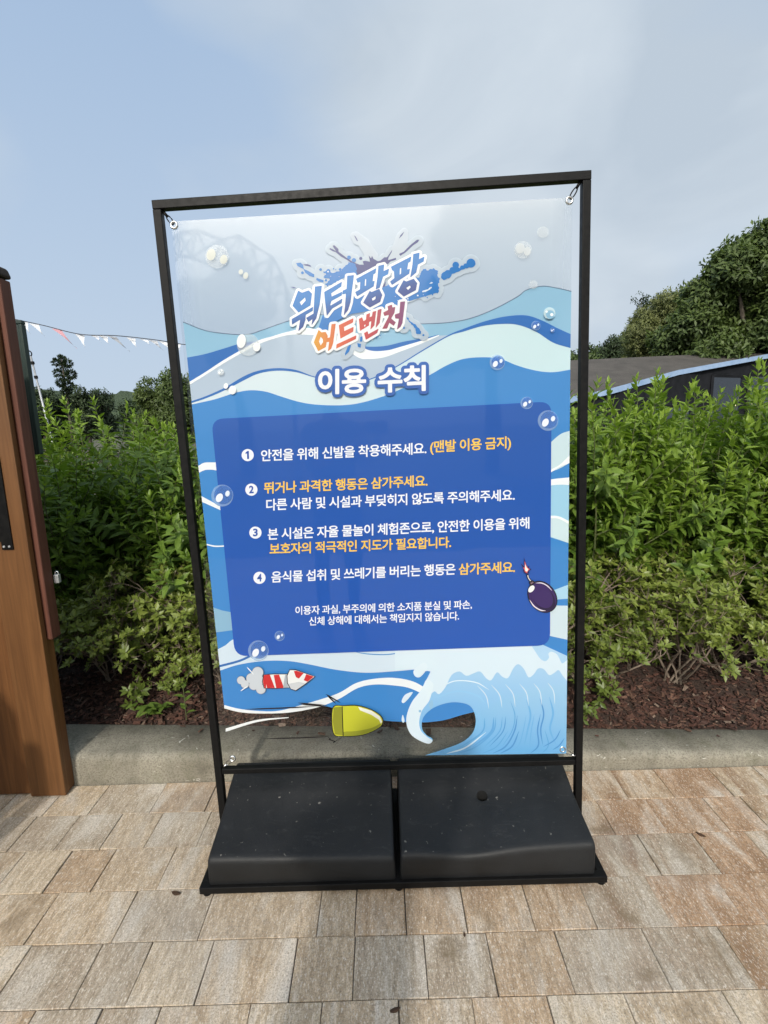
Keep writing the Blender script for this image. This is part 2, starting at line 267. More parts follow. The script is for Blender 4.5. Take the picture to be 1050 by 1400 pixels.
# ------------------------------------------------------------------ object helpers
def tag(o, label=None, cat=None, group=None, kind=None):
    for k, v in (('label', label), ('category', cat), ('group', group), ('kind', kind)):
        if v: o[k] = v
    return o
def empty(name, loc, label, cat, group=None, rz=0.0):
    o = bpy.data.objects.new(name, None); COL.objects.link(o); o.location = loc; o.rotation_euler.z = rz
    o.empty_display_size = 0.1
    return tag(o, label, cat, group)
def link(name, me, mats, parent=None, org=None, smooth=False):
    if not isinstance(mats, (list, tuple)): mats = [mats]
    for x in mats: me.materials.append(MAT[x])
    o = bpy.data.objects.new(name, me); COL.objects.link(o)
    if smooth: me.polygons.foreach_set('use_smooth', [True] * len(me.polygons))
    if parent: o.parent = parent
    if org is not None: o.location = org
    return o
def base_of(parent):
    v = Vector((0, 0, 0)); p = parent
    while p: v += p.location; p = p.parent
    return v
class MB:
    """collects boxes, beams and tubes in world coordinates; build() links them as one mesh"""
    def __init__(s): s.v = []; s.f = []; s.mi = []
    def add(s, v, f, mi=0):
        b = len(s.v); s.v += [tuple(x) for x in v]; s.f += [tuple(i + b for i in q) for q in f]; s.mi += [mi] * len(f); return s
    def box(s, a, b, mi=0):
        x0, y0, z0 = a; x1, y1, z1 = b
        return s.add([(x0, y0, z0), (x1, y0, z0), (x1, y1, z0), (x0, y1, z0), (x0, y0, z1), (x1, y0, z1), (x1, y1, z1), (x0, y1, z1)],
                     [(0, 3, 2, 1), (4, 5, 6, 7), (0, 1, 5, 4), (1, 2, 6, 5), (2, 3, 7, 6), (3, 0, 4, 7)], mi)
    def beam(s, p, q, w, d, up=(0, 1, 0), mi=0):
        p, q = Vector(p), Vector(q); ax = (q - p).normalized(); u = Vector(up); u = (u - ax * u.dot(ax)).normalized(); r = ax.cross(u)
        vs = [c + r * (sx * w / 2) + u * (sy * d / 2) for c in (p, q) for sx, sy in ((-1, -1), (1, -1), (1, 1), (-1, 1))]
        return s.add(vs, [(0, 1, 2, 3), (7, 6, 5, 4), (0, 4, 5, 1), (1, 5, 6, 2), (2, 6, 7, 3), (3, 7, 4, 0)], mi)
    def tube(s, pts, rad, n=6, mi=0, cap=True):
        pts = [Vector(p) for p in pts]; rings = []; b = len(s.v)
        if not isinstance(rad, (list, tuple)): rad = [rad] * len(pts)
        for i, p in enumerate(pts):
            t = (pts[min(i + 1, len(pts) - 1)] - pts[max(i - 1, 0)]).normalized()
            a = t.orthogonal().normalized(); c = t.cross(a)
            for k in range(n):
                an = 2 * math.pi * k / n; s.v.append(tuple(p + (a * math.cos(an) + c * math.sin(an)) * rad[i]))
        for i in range(len(pts) - 1):
            for k in range(n):
                s.f.append((b + i * n + k, b + i * n + (k + 1) % n, b + (i + 1) * n + (k + 1) % n, b + (i + 1) * n + k)); s.mi.append(mi)
        if cap:
            s.f.append(tuple(b + k for k in range(n))[::-1]); s.mi.append(mi)
            s.f.append(tuple(b + (len(pts) - 1) * n + k for k in range(n))); s.mi.append(mi)
        return s
    def torus(s, c, ax, R, r, n=20, m=8, mi=0):
        c, ax = Vector(c), Vector(ax).normalized(); a = ax.orthogonal().normalized(); b_ = ax.cross(a); b = len(s.v)
        for i in range(n):
            d = a * math.cos(2 * math.pi * i / n) + b_ * math.sin(2 * math.pi * i / n)
            for k in range(m):
                t = 2 * math.pi * k / m; s.v.append(tuple(c + d * (R + r * math.cos(t)) + ax * r * math.sin(t)))
        for i in range(n):
            for k in range(m):
                s.f.append((b + i * m + k, b + ((i + 1) % n) * m + k, b + ((i + 1) % n) * m + (k + 1) % m, b + i * m + (k + 1) % m)); s.mi.append(mi)
        return s
    def build(s, name, mats, parent=None, smooth=False, bevel=0.0, seg=2, org=None):
        o0 = base_of(parent) if parent else Vector(org if org is not None else (0, 0, 0))
        me = bpy.data.meshes.new(name)
        me.from_pydata([(x - o0.x, y - o0.y, z - o0.z) for x, y, z in s.v], [], s.f)
        me.polygons.foreach_set('material_index', s.mi)
        if bevel:
            bm = bmesh.new(); bm.from_mesh(me)
            es = [e for e in bm.edges if len(e.link_faces) == 2 and e.calc_face_angle(0) > 0.6]
            bmesh.ops.bevel(bm, geom=es, offset=bevel, segments=seg, affect='EDGES', profile=0.5, clamp_overlap=True)
            bmesh.ops.recalc_face_normals(bm, faces=bm.faces); bm.to_mesh(me); bm.free()
        me.update()
        return link(name, me, mats, parent, None if parent else o0, smooth)
def copy_tree(o, parent=None):
    c = o.copy(); COL.objects.link(c)
    if parent: c.parent = parent
    for ch in list(o.children): copy_tree(ch, c)
    return c

# ------------------------------------------------------------------ setting: ground, pavement, kerb, bed
def kz(x): return 0.093 - 0.0275 * x            # the kerb is level, the paving climbs a little to the right
g = MB(); n = 24
g.add([(-600, -600, -0.06), (600, -600, -0.06), (600, 900, -0.06), (-600, 900, -0.06)], [(0, 1, 2, 3)])
tag(g.build('ground', 'ground_earth'), kind='structure')

rows = {}
def rowjoint(k, ymid, pxs): rows[k] = sorted(PG(px, y)[0] for px, y in pxs)
rowjoint(0, 0, [(67, 1104), (132, 1097), (215, 1093), (288, 1090), (846, 1071), (907, 1070), (985, 1068)])
rowjoint(1, 0, [(27, 1144), (89, 1142), (150, 1140), (209, 1137), (278, 1135), (827, 1115), (896, 1113), (979, 1112)])
rowjoint(2, 0, [(17, 1187), (76, 1195), (141, 1191), (227, 1188), (887, 1167), (966, 1166)])
rowjoint(3, 0, [(55, 1259), (170, 1254), (280, 1258), (436, 1252), (486, 1252), (555, 1257), (635, 1249), (723, 1241), (804, 1238), (900, 1231), (999, 1230)])
rowjoint(4, 0, [(117, 1335), (190, 1332), (278, 1333), (405, 1300), (484, 1324), (583, 1322), (673, 1318), (772, 1315), (899, 1313), (1011, 1312)])
rowjoint(5, 0, [(43, 1391), (135, 1390), (217, 1388), (340, 1390), (439, 1384), (545, 1380), (647, 1380), (753, 1382), (861, 1378), (1000, 1376)])
ROW_D = 0.1612; Y_TOP = 1.834
pv = []; pf = []; ptint = []; prust = []; pshift = []
TINTS = {'beige': (0.50, 0.405, 0.295), 'grey': (0.44, 0.375, 0.295), 'tan': (0.46, 0.345, 0.235), 'rust': (0.43, 0.285, 0.18), 'pale': (0.54, 0.455, 0.345)}
rr = random.Random(3)
for k in range(0, 26):
    y1 = Y_TOP - ROW_D * k; y0 = y1 - ROW_D
    xs = list(rows.get(k, []))
    if xs:
        gaps = [(a, b) for a, b in zip(xs, xs[1:]) if b - a > 0.36]
        for a, b in gaps:
            m_ = max(1, round((b - a) / 0.2)); xs += [a + (b - a) * j / m_ for j in range(1, m_)]
        xs.sort()
    else: xs = [rr.uniform(-0.1, 0.1)]
    while xs[-1] < 4.2: xs.append(xs[-1] + rr.choice((0.14, 0.18, 0.2, 0.24)))
    while xs[0] > -4.2: xs.insert(0, xs[0] - rr.choice((0.14, 0.18, 0.2, 0.24)))
    for a, b in zip(xs, xs[1:]):
        cx, cy = (a + b) / 2, (y0 + y1) / 2
        pr = 1 / (1 + math.exp(-((cx - 0.75) * 3.5 + (cy - 1.25) * 5.0)))      # rust coloured stones lie to the right, along the kerb
        q = rr.random()
        if q < 0.75 * pr: t = TINTS['rust'] if rr.random() < 0.6 else TINTS['tan']
        else: t = TINTS[rr.choices(('beige', 'grey', 'tan', 'pale'), (5, 3, 1.5, 2.5))[0]]
        br = rr.uniform(0.93, 1.07); t = tuple(x * br for x in t)
        g_ = rr.uniform(0.0007, 0.0017); bv = 0.0011; dz = rr.uniform(-0.0012, 0.0012); tl = (rr.uniform(-1, 1) * 0.0009, rr.uniform(-1, 1) * 0.0009)
        b0 = len(pv); jx = [rr.uniform(-.0012, .0012) for _ in range(4)]
        quad = [(a + g_ + jx[0], y0 + g_), (b - g_ + jx[1], y0 + g_), (b - g_ + jx[2], y1 - g_), (a + g_ + jx[3], y1 - g_)]
        for (x, y), zz in zip(quad, (-0.05,) * 4): pv.append((x, y, zz))
        for i, (x, y) in enumerate(quad): pv.append((x, y, -bv + dz + tl[0] * (1 if i in (1, 2) else -1) + tl[1] * (1 if i > 1 else -1)))
        for i, (x, y) in enumerate(quad):
            sx_ = 1 if i in (0, 3) else -1; sy_ = 1 if i < 2 else -1
            pv.append((x + sx_ * bv, y + sy_ * bv, dz + tl[0] * (1 if i in (1, 2) else -1) + tl[1] * (1 if i > 1 else -1)))
        fs = [(b0 + 8, b0 + 9, b0 + 10, b0 + 11)]
        for i in range(4):
            j = (i + 1) % 4; fs += [(b0 + i, b0 + j, b0 + 4 + j, b0 + 4 + i), (b0 + 4 + i, b0 + 4 + j, b0 + 8 + j, b0 + 8 + i)]
        pf += fs; ptint += [(*t, 1)] * 9; prust += [min(1, pr * 1.3 + rr.random() * 0.25)] * 9; sh = (rr.uniform(-9, 9), rr.uniform(-9, 9), 0); pshift += [sh] * 9
me = bpy.data.meshes.new('pavement'); me.from_pydata(pv, [], pf)
me.attributes.new('tint', 'FLOAT_COLOR', 'FACE').data.foreach_set('color', np.array(ptint, 'f').ravel())
me.attributes.new('rust', 'FLOAT', 'FACE').data.foreach_set('value', prust)
me.attributes.new('shift', 'FLOAT_VECTOR', 'FACE').data.foreach_set('vector', np.array(pshift, 'f').ravel())
tag(link('pavement', me, 'paver'), kind='structure')
g = MB(); g.box((-4.2, -2.4, -0.059), (4.2, 1.86, -0.006)); tag(g.build('paving_joint_sand', 'joint_sand'), kind='structure')

# kerb: lengths of cast concrete with a rounded nose
def kerb_profile(x):
    z = kz(x); yb = 2.03 - 0.021 * x
    pts = [(1.8375, -0.05), (1.8395, z - 0.055)]
    for a in range(0, 91, 15):
        an = math.radians(a); pts.append((1.8405 + 0.032 * (1 - math.cos(an)), z - 0.032 + 0.032 * math.sin(an)))
    pts += [(yb - 0.006, z + 0.004), (yb, z - 0.004), (yb, -0.05)]
    return pts
kv = []; kf = []; xs = list(np.arange(-5, 5.01, 0.1)); npf = len(kerb_profile(0))
for x in xs:
    for i, (y, z) in enumerate(kerb_profile(x)):
        kv.append((x, y + random.uniform(-.0012, .0012), z + random.uniform(-.001, .001)))
for i in range(len(xs) - 1):
    for k in range(npf - 1): kf.append((i * npf + k, (i + 1) * npf + k, (i + 1) * npf + k + 1, i * npf + k + 1))
me = bpy.data.meshes.new('kerb'); me.from_pydata(kv, [], kf); tag(link('kerb', me, 'kerb_concrete', smooth=True), kind='structure')

def bedz(x, y):
    y0 = 2.03 - 0.021 * x
    return kz(x) - 0.018 + 0.07 * min(1, max(0, (y - y0) / 0.45)) + 0.03 * max(0, min(1, (y - y0 - 0.6))) - 0.25 * max(0, min(1, (y - 4.0) / 2)) + 0.014 * math.sin(9 * x + 5 * y) * math.cos(7 * y - 3 * x)
bv = []; bf = []; NX, NY = 110, 40
for j in range(NY + 1):
    for i in range(NX + 1):
        x = -5 + 10 * i / NX; y0 = 2.02 - 0.021 * x; y = y0 + (6.5 - y0) * (j / NY) ** 1.6; bv.append((x, y, bedz(x, y)))
for j in range(NY):
    for i in range(NX): a = j * (NX + 1) + i; bf.append((a, a + 1, a + NX + 2, a + NX + 1))
me = bpy.data.meshes.new('planting_bed'); me.from_pydata(bv, [], bf); tag(link('planting_bed', me, 'bed_soil', smooth=True), kind='structure')
# bark mulch
mv = []; mf = []; mt = []
for i in range(9500):
    x = random.uniform(-2.3, 2.6); y0 = 2.03 - 0.021 * x; y = y0 + 0.012 + abs(random.gauss(0, 0.30)); z = bedz(x, y) + random.uniform(0.0, 0.016)
    if i % 260 == 0: y = y0 - random.uniform(0.0, 0.08); z = kz(x) + 0.012
    L = random.uniform(0.010, 0.034) * (1.4 if random.random() < .12 else 1); W = L * random.uniform(0.25, 0.6); T = random.uniform(0.002, 0.006)
    Rm = Matrix.Rotation(random.uniform(0, 6.28), 3, 'Z') @ Matrix.Rotation(random.gauss(0, 0.45), 3, 'X') @ Matrix.Rotation(random.gauss(0, 0.35), 3, 'Y')
    b = len(mv)
    tp = random.uniform(0.45, 0.9)
    for sx_, sy_, sz_ in ((-1, -1, -1), (1, -tp, -1), (1, tp, -1), (-1, 1, -1), (-1, -1, 1), (1, -tp, 1), (1, tp, 1), (-1, 1, 1)):
        p = Rm @ Vector((sx_ * L / 2, sy_ * W / 2, sz_ * T / 2)); mv.append((x + p.x, y + p.y, z + p.z))
    mf += [tuple(b + q for q in f_) for f_ in ((4, 5, 6, 7), (0, 1, 5, 4), (1, 2, 6, 5), (2, 3, 7, 6), (3, 0, 4, 7))]
    q = random.random(); c = (0.085, 0.036, 0.024) if q < .5 else (0.05, 0.024, 0.018) if q < .8 else (0.14, 0.075, 0.05) if q < .95 else (0.22, 0.16, 0.12)
    br = random.uniform(.7, 1.3); mt += [(*[v * br for v in c], 1)] * 5
me = bpy.data.meshes.new('bark_mulch'); me.from_pydata(mv, [], mf)
me.attributes.new('tint', 'FLOAT_COLOR', 'FACE').data.foreach_set('color', np.array(mt, 'f').ravel())
tag(link('bark_mulch', me, 'bark_chip'), 'reddish brown bark mulch spread behind the kerb', 'mulch', kind='stuff')

# ------------------------------------------------------------------ sign stand
SY = 1.57
ST = empty('sign_stand', (0.02, SY, 0), 'black square-tube metal sign stand holding the blue banner, standing on the pavers', 'sign stand')
TLc, TRc = Vector((-0.620, SY, 2.036)), Vector((0.600, SY, 2.080)); BLc, BRc = Vector((-0.592, SY, 0.028)), Vector((0.650, SY, 0.028))
TW = 0.024
def lerp(a, b, t): return a + (b - a) * t
MLc = lerp(BLc, TLc, 0.108); MRc = lerp(BRc, TRc, 0.104)
up_l = (TLc - BLc).normalized(); up_r = (TRc - BRc).normalized()
for a, b, u in ((BLc, TLc, up_l), (BRc, TRc, up_r)):
    g = MB(); g.beam(a, b - u * (TW / 2 + 0.0005), TW, TW); g.build('post', 'black_steel', ST, bevel=0.002)
ax = (TRc - TLc).normalized(); g = MB(); g.beam(TLc - ax * TW / 2, TRc + ax * TW / 2, TW, TW + 0.001); g.build('top_rail', 'black_steel', ST, bevel=0.002)
ax = (MRc - MLc).normalized(); g = MB(); g.beam(MLc + ax * (TW / 2 + .0005), MRc - ax * (TW / 2 + .0005), TW * 0.8, TW * 0.9); g.build('lower_rail', 'black_steel', ST, bevel=0.002)
g = MB(); g.box((-0.594, 1.318, 0.012), (0.646, 1.343, 0.034)); g.build('front_bar', 'black_steel', ST, bevel=0.002)
g = MB(); g.box((-0.594, 1.70, 0.012), (0.646, 1.724, 0.034)); g.build('rear_bar', 'black_steel', ST, bevel=0.002)
for x0, x1 in ((-0.594, -0.570), (0.622, 0.646), (0.0, 0.020)):
    g = MB(); g.box((x0, 1.3435, 0.0115), (x1, 1.6995, 0.0335)); g.build('side_bar', 'black_steel', ST, bevel=0.002)
for x in (-0.575, 0.012, 0.632):
    for y in (1.335, 1.712):
        g = MB(); g.tube([(x, y, 0.0005), (x, y, 0.0065)], 0.0135, 12); g.tube([(x, y, 0.0065), (x, y, 0.0118)], 0.005, 8); g.build('foot', 'black_steel', ST, bevel=0.001)
# corner hooks
HOOK = [((-0.599, 2.012), (-0.578, 1.984)), ((0.578, 2.056), (0.555, 2.020)), ((-0.573, 0.262), (-0.545, 0.287)), ((0.628, 0.262), (0.589, 0.287))]
for i, (a, b) in enumerate(HOOK):
    A = Vector((a[0], SY, a[1])); B = Vector((b[0], SY - 0.002, b[1])); d = (B - A).normalized(); pr = Vector((-d.z, 0, d.x))
    L = (B - A).length
    g = MB(); wd = 0.0055
    pts = []
    for t in np.linspace(0, 2 * math.pi, 17):
        pts.append(A + d * (L * 0.50 - math.cos(t) * L * 0.44) + pr * (wd * math.sin(t)))
    g.tube(pts, 0.0019, 6, cap=False); g.tube([A - d * 0.012, A + d * 0.006], 0.0042, 8)
    g.build('hook', 'chrome' if i > 1 else 'black_steel', ST, smooth=True)

# ballast weights
def ballast(name, x0, x1, dent, hole, label):
    prof = [(1.329, 0.0345), (1.326, 0.05), (1.3235, 0.10), (1.325, 0.110), (1.3285, 0.1165), (1.335, 0.1205), (1.345, 0.123), (1.37, 0.128), (1.42, 0.138), (1.47, 0.149), (1.51, 0.161), (1.535, 0.174), (1.56, 0.184), (1.60, 0.196), (1.64, 0.206), (1.655, 0.207), (1.665, 0.200), (1.669, 0.185), (1.67, 0.0345)]
    N = 40; v = []; f = []; np_ = len(prof)
    us = [0, 0.003, 0.008, 0.014, 0.035] + list(np.linspace(0.06, 0.94, N - 10)) + [0.965, 0.986, 0.992, 0.997, 1]
    for u in us:
        e = min(u, 1 - u); rd = max(0, 1 - e / 0.018); inset = 0.007 * (1 - math.sqrt(max(0, 1 - rd * rd)))
        for (y, z) in prof:
            zz = z; tz = (z - 0.0345) / 0.17
            if z > 0.05: zz -= inset * (1.0 if z > .1 else .3)
            yy = y + (inset if y < 1.36 else -inset if y > 1.66 else 0)
            xx = x0 + (x1 - x0) * u
            if z > 0.05 and e < 0.05: xx += (0.006 * tz) * (1 if u < .5 else -1) * (1 - e / .05)
            if z > 0.09: zz += (0.004 + 0.020 * u) * (1 - (y - 1.32) / .4) if dent else (0.008 - 0.012 * u) * (1 - (y - 1.32) / .4)
            if dent and z > 0.09:
                zz -= 0.017 * math.exp(-(((u - 0.36) / 0.20) ** 2)) * math.exp(-(((y - 1.35) / 0.10) ** 2)); 
                zz -= 0.012 * math.exp(-(((u - 0.47) / 0.2) ** 2 + ((y - 1.53) / 0.05) ** 2))
            elif z > 0.09:
                zz -= 0.004 * math.exp(-(((u - 0.55) / 0.3) ** 2 + ((y - 1.45) / 0.07) ** 2))
            v.append((xx, yy, zz))
    nu = len(us)
    for i in range(nu - 1):
        for k in range(np_ - 1): f.append((i * np_ + k, (i + 1) * np_ + k, (i + 1) * np_ + k + 1, i * np_ + k + 1))
        f.append((i * np_ + np_ - 1, (i + 1) * np_ + np_ - 1, (i + 1) * np_, i * np_))
    f.append(tuple(range(np_))[::-1]); f.append(tuple((nu - 1) * np_ + k for k in range(np_)))
    cx = (x0 + x1) / 2; me = bpy.data.meshes.new(name); me.from_pydata([(x - cx, y - 1.5, z - 0.0345) for x, y, z in v], [], f); me.update()
    bm = bmesh.new(); bm.from_mesh(me); bmesh.ops.recalc_face_normals(bm, faces=bm.faces); bm.to_mesh(me); bm.free()
    o = link(name, me, ['black_plastic', 'hole_dark'], None, (cx, 1.5, 0.0345), smooth=True)
    if hole:
        hx, hy = 0.303, 1.522
        c = MB(); c.tube([(hx, hy, 0.10), (hx, hy - .02, 0.26)], 0.0185, 28); co = c.build('cutter', 'hole_dark')
        md = o.modifiers.new('b', 'BOOLEAN'); md.object = co; md.operation = 'DIFFERENCE'; md.solver = 'EXACT'
        dg = bpy.context.evaluated_depsgraph_get(); dg.update()
        m2 = bpy.data.meshes.new_from_object(o.evaluated_get(dg)); o.modifiers.clear(); o.data = m2; bpy.data.objects.remove(co)
        m2.materials.clear(); m2.materials.append(MAT['black_plastic']); m2.materials.append(MAT['hole_dark'])
        for p in m2.polygons:
            c_ = p.center; wx, wy, wz = c_.x + cx, c_.y + 1.5, c_.z + .0345
            inside = math.hypot(wx - hx, wy - hy) < 0.027 and (abs(p.normal.z) < .55 or wz < .105) and wz > .06
            p.material_index = 1 if inside else 0; p.use_smooth = not inside
    o.data.set_sharp_from_angle(angle=math.radians(38))
    tag(o, label, 'ballast weight', 'weights on the base of the sign stand')
    return o
ballast('ballast_weight', -0.567, 0.004, False, False, 'smooth black plastic wedge weight without a hole, left half of the stand base')
ballast('ballast_weight', 0.017, 0.612, True, True, 'dented black plastic wedge weight with a round filler hole in its top')

# ------------------------------------------------------------------ banner artwork helpers (traced on the banner's own flat sheet)
BN = empty('printed_banner', (0.02, SY, 0.28), 'glossy blue and white rules banner with Korean lettering, stretched in the black frame', 'banner')
BO = Vector((0.02, SY, 0.28))
LAYER = 0.00035
class Art:
    def __init__(s): s.v = []; s.f = []; s.c = []; s.k = 0
    def _p(s, p, layer): q = PY(p[0], p[1], SY); return (q[0] - BO.x, -0.0012 - LAYER * layer - 0.000008 * s.k, q[2] - BO.z)
    def poly(s, pts, col, layer, holes=(), alpha=1.0):
        s.k = (s.k + 1) % 40
        loops = [[Vector((x, y, 0)) for x, y in pts]] + [[Vector((x, y, 0)) for x, y in h] for h in holes]
        flat = [p for lp in loops for p in lp]; b = len(s.v); tri = tessellate_polygon(loops)
        s.v += [s._p((p.x, p.y), layer) for p in flat]
        for t in tri:
            a = [flat[i] for i in t]; cr_ = (a[1].x - a[0].x) * (a[2].y - a[0].y) - (a[1].y - a[0].y) * (a[2].x - a[0].x)
            s.f.append(tuple(b + i for i in (t if cr_ < 0 else t[::-1])))
        for p in flat:
            c = col(p.x, p.y) if callable(col) else col
            s.c.append((*lin(c[:3]), c[3] if len(c) > 3 else alpha))
        return s
    def grid(s, fn, nu, nv, col, layer):
        s.k = (s.k + 1) % 40
        b = len(s.v)
        for j in range(nv + 1):
            for i in range(nu + 1):
                p = fn(i / nu, j / nv); s.v.append(s._p(p, layer)); c = col(*p); s.c.append((*lin(c[:3]), c[3] if len(c) > 3 else 1))
        for j in range(nv):
            for i in range(nu): a = b + j * (nu + 1) + i; s.f.append((a, a + nu + 1, a + nu + 2, a + 1))
        return s
    def tris(s, pts, tris, col, layer):
        s.k = (s.k + 1) % 40
        b = len(s.v); s.v += [s._p(p, layer) for p in pts]; s.f += [tuple(b + i for i in t) for t in tris]
        for p in pts: c = col(*p) if callable(col) else col; s.c.append((*lin(c[:3]), c[3] if len(c) > 3 else 1.0))
        return s
    def circle(s, cx, cy, r, col, layer, ry=None, rot=0.0, n=28, alpha=1.0):
        ry = ry or r; c_, s_ = math.cos(rot), math.sin(rot)
        return s.poly([(cx + r * math.cos(t) * c_ - ry * math.sin(t) * s_, cy + r * math.cos(t) * s_ + ry * math.sin(t) * c_) for t in np.linspace(0, 2 * math.pi, n, endpoint=False)], col, layer, alpha=alpha)
    def stroke(s, pts, w, col, layer, alpha=1.0, taper=True, smooth=True):
        if smooth: pts = spl(pts, 8)
        s.k = (s.k + 1) % 40
        L = []; Rr = []; n = len(pts)
        for i, p in enumerate(pts):
            a = pts[max(0, i - 1)]; b = pts[min(n - 1, i + 1)]; dx, dy = b[0] - a[0], b[1] - a[1]; d = math.hypot(dx, dy) or 1
            t = i / (n - 1); ww = w if not callable(w) else w(t)
            if taper and not callable(w): ww = w * min(1, 4.5 * t * (1 - t) + 0.12)
            L.append((p[0] - dy / d * ww / 2, p[1] + dx / d * ww / 2)); Rr.append((p[0] + dy / d * ww / 2, p[1] - dx / d * ww / 2))
        b = len(s.v); s.v += [s._p(p, layer) for p in L] + [s._p(p, layer) for p in Rr]
        s.c += [(*lin(col[:3]), alpha)] * (2 * n); s.f += [(b + i, b + i + 1, b + n + i + 1, b + n + i) for i in range(n - 1)]
        return s
    def build(s, name, parent):
        me = bpy.data.meshes.new(name); off = base_of(parent) - BO
        me.from_pydata([(x - off.x, y - off.y, z - off.z) for x, y, z in s.v], [], s.f)
        me.attributes.new('ink', 'FLOAT_COLOR', 'POINT').data.foreach_set('color', np.array(s.c, 'f').ravel())
        me.update(); bm = bmesh.new(); bm.from_mesh(me)
        fl = [f for f in bm.faces if f.normal.y > 0]
        if fl: bmesh.ops.reverse_faces(bm, faces=fl)
        bm.to_mesh(me); bm.free()
        return link(name, me, 'print_ink', parent)
def spl(pts, n=6, closed=False):
    """Catmull-Rom through the points"""
    P = [np.array(p, float) for p in pts]; out = []; m_ = len(P)
    for i in range(m_ if closed else m_ - 1):
        p0 = P[(i - 1) % m_] if closed or i > 0 else P[0] * 2 - P[1]
        p1 = P[i]; p2 = P[(i + 1) % m_]; p3 = P[(i + 2) % m_] if closed or i + 2 < m_ else P[-1] * 2 - P[-2]
        for k in range(n):
            t = k / n; out.append(tuple(0.5 * (2 * p1 + (p2 - p0) * t + (2 * p0 - 5 * p1 + 4 * p2 - p3) * t * t + (3 * p1 - p0 - 3 * p2 + p3) * t ** 3)))
    if not closed: out.append(tuple(P[-1]))
    return out
def segs_of(polys):
    return np.array([(*a, *b) for pl in polys for a, b in zip(pl, pl[1:] + pl[:1])], float)
def dilate(segs, r, step=0.6):
    """the region within r of a set of closed outlines, meshed by marching squares"""
    x0, y0 = segs[:, [0, 2]].min() - r - 2, segs[:, [1, 3]].min() - r - 2; x1, y1 = segs[:, [0, 2]].max() + r + 2, segs[:, [1, 3]].max() + r + 2
    gx = np.arange(x0, x1 + step, step); gy = np.arange(y0, y1 + step, step); X, Y = np.meshgrid(gx, gy)
    D = np.full(X.shape, 1e9); C = np.zeros(X.shape, int)
    for ax_, ay, bx, by in segs:
        vx, vy = bx - ax_, by - ay; L2 = vx * vx + vy * vy
        i0 = max(0, int((min(ay, by) - r - 2 - y0) / step)); i1 = int((max(ay, by) + r + 2 - y0) / step) + 2
        j0 = max(0, int((min(ax_, bx) - r - 2 - x0) / step)); j1 = int((max(ax_, bx) + r + 2 - x0) / step) + 2
        xs_, ys_ = X[i0:i1, j0:j1], Y[i0:i1, j0:j1]
        t = np.clip(((xs_ - ax_) * vx + (ys_ - ay) * vy) / (L2 + 1e-12), 0, 1)
        D[i0:i1, j0:j1] = np.minimum(D[i0:i1, j0:j1], (xs_ - ax_ - t * vx) ** 2 + (ys_ - ay - t * vy) ** 2)
        if ay != by:
            rowm = (gy >= min(ay, by)) & (gy < max(ay, by)); ii = np.nonzero(rowm)[0]
            xc = ax_ + (gy[ii] - ay) / (by - ay) * vx
            C[ii] += (gx[None, :] < xc[:, None])
    D = np.sqrt(D); D[C % 2 == 1] *= -1; V = r - D                      # inside where V > 0
    verts = []; idx = {}; faces = []
    def vtx(p):
        k = (round(p[0], 4), round(p[1], 4))
        if k not in idx: idx[k] = len(verts); verts.append(k)
        return idx[k]
    ny, nx = V.shape; inn = V > 0; full = inn[:-1, :-1] & inn[1:, :-1] & inn[:-1, 1:] & inn[1:, 1:]
    anyc = inn[:-1, :-1] | inn[1:, :-1] | inn[:-1, 1:] | inn[1:, 1:]
    for i in range(ny - 1):
        j = 0; rowf = full[i]; rowa = anyc[i]
        js = np.nonzero(rowa)[0]
        if len(js) == 0: continue
        j = js[0]; jend = js[-1]
        while j <= jend:
            if not rowa[j]: j += 1; continue
            if rowf[j]:
                k = j
                while k + 1 <= jend and rowf[k + 1]: k += 1
                faces.append([vtx((gx[j], gy[i])), vtx((gx[k + 1], gy[i])), vtx((gx[k + 1], gy[i + 1])), vtx((gx[j], gy[i + 1]))]); j = k + 1; continue
            cs = [(gx[j], gy[i], V[i, j]), (gx[j + 1], gy[i], V[i, j + 1]), (gx[j + 1], gy[i + 1], V[i + 1, j + 1]), (gx[j], gy[i + 1], V[i + 1, j])]
            pl = []
            for q in range(4):
                a, b = cs[q], cs[(q + 1) % 4]
                if a[2] > 0: pl.append((a[0], a[1]))
                if (a[2] > 0) != (b[2] > 0):
                    t = a[2] / (a[2] - b[2]); pl.append((a[0] + (b[0] - a[0]) * t, a[1] + (b[1] - a[1]) * t))
            if len(pl) >= 3: faces.append([vtx(p) for p in pl])
            j += 1
    return verts, [f for f in faces if len(set(f)) >= 3]
def text_shape(body, spacing=1.0, offset=0.0):
    c = bpy.data.curves.new('lettering', 'FONT'); c.body = body; c.space_character = spacing; c.offset = offset; c.resolution_u = 4
    o = bpy.data.objects.new('lettering', c); COL.objects.link(o); dg = bpy.context.evaluated_depsgraph_get(); dg.update()
    ev = o.evaluated_get(dg); me = ev.to_mesh(); V = [(v.co.x, v.co.y) for v in me.vertices]; Fc = [tuple(p.vertices) for p in me.polygons]
    cnt = {}
    for f_ in Fc:
        for a, b in zip(f_, f_[1:] + f_[:1]): k = (min(a, b), max(a, b)); cnt[k] = cnt.get(k, 0) + 1
    E = [k for k, n_ in cnt.items() if n_ == 1]; ev.to_mesh_clear(); bpy.data.objects.remove(o); bpy.data.curves.remove(c)
    return V, Fc, E
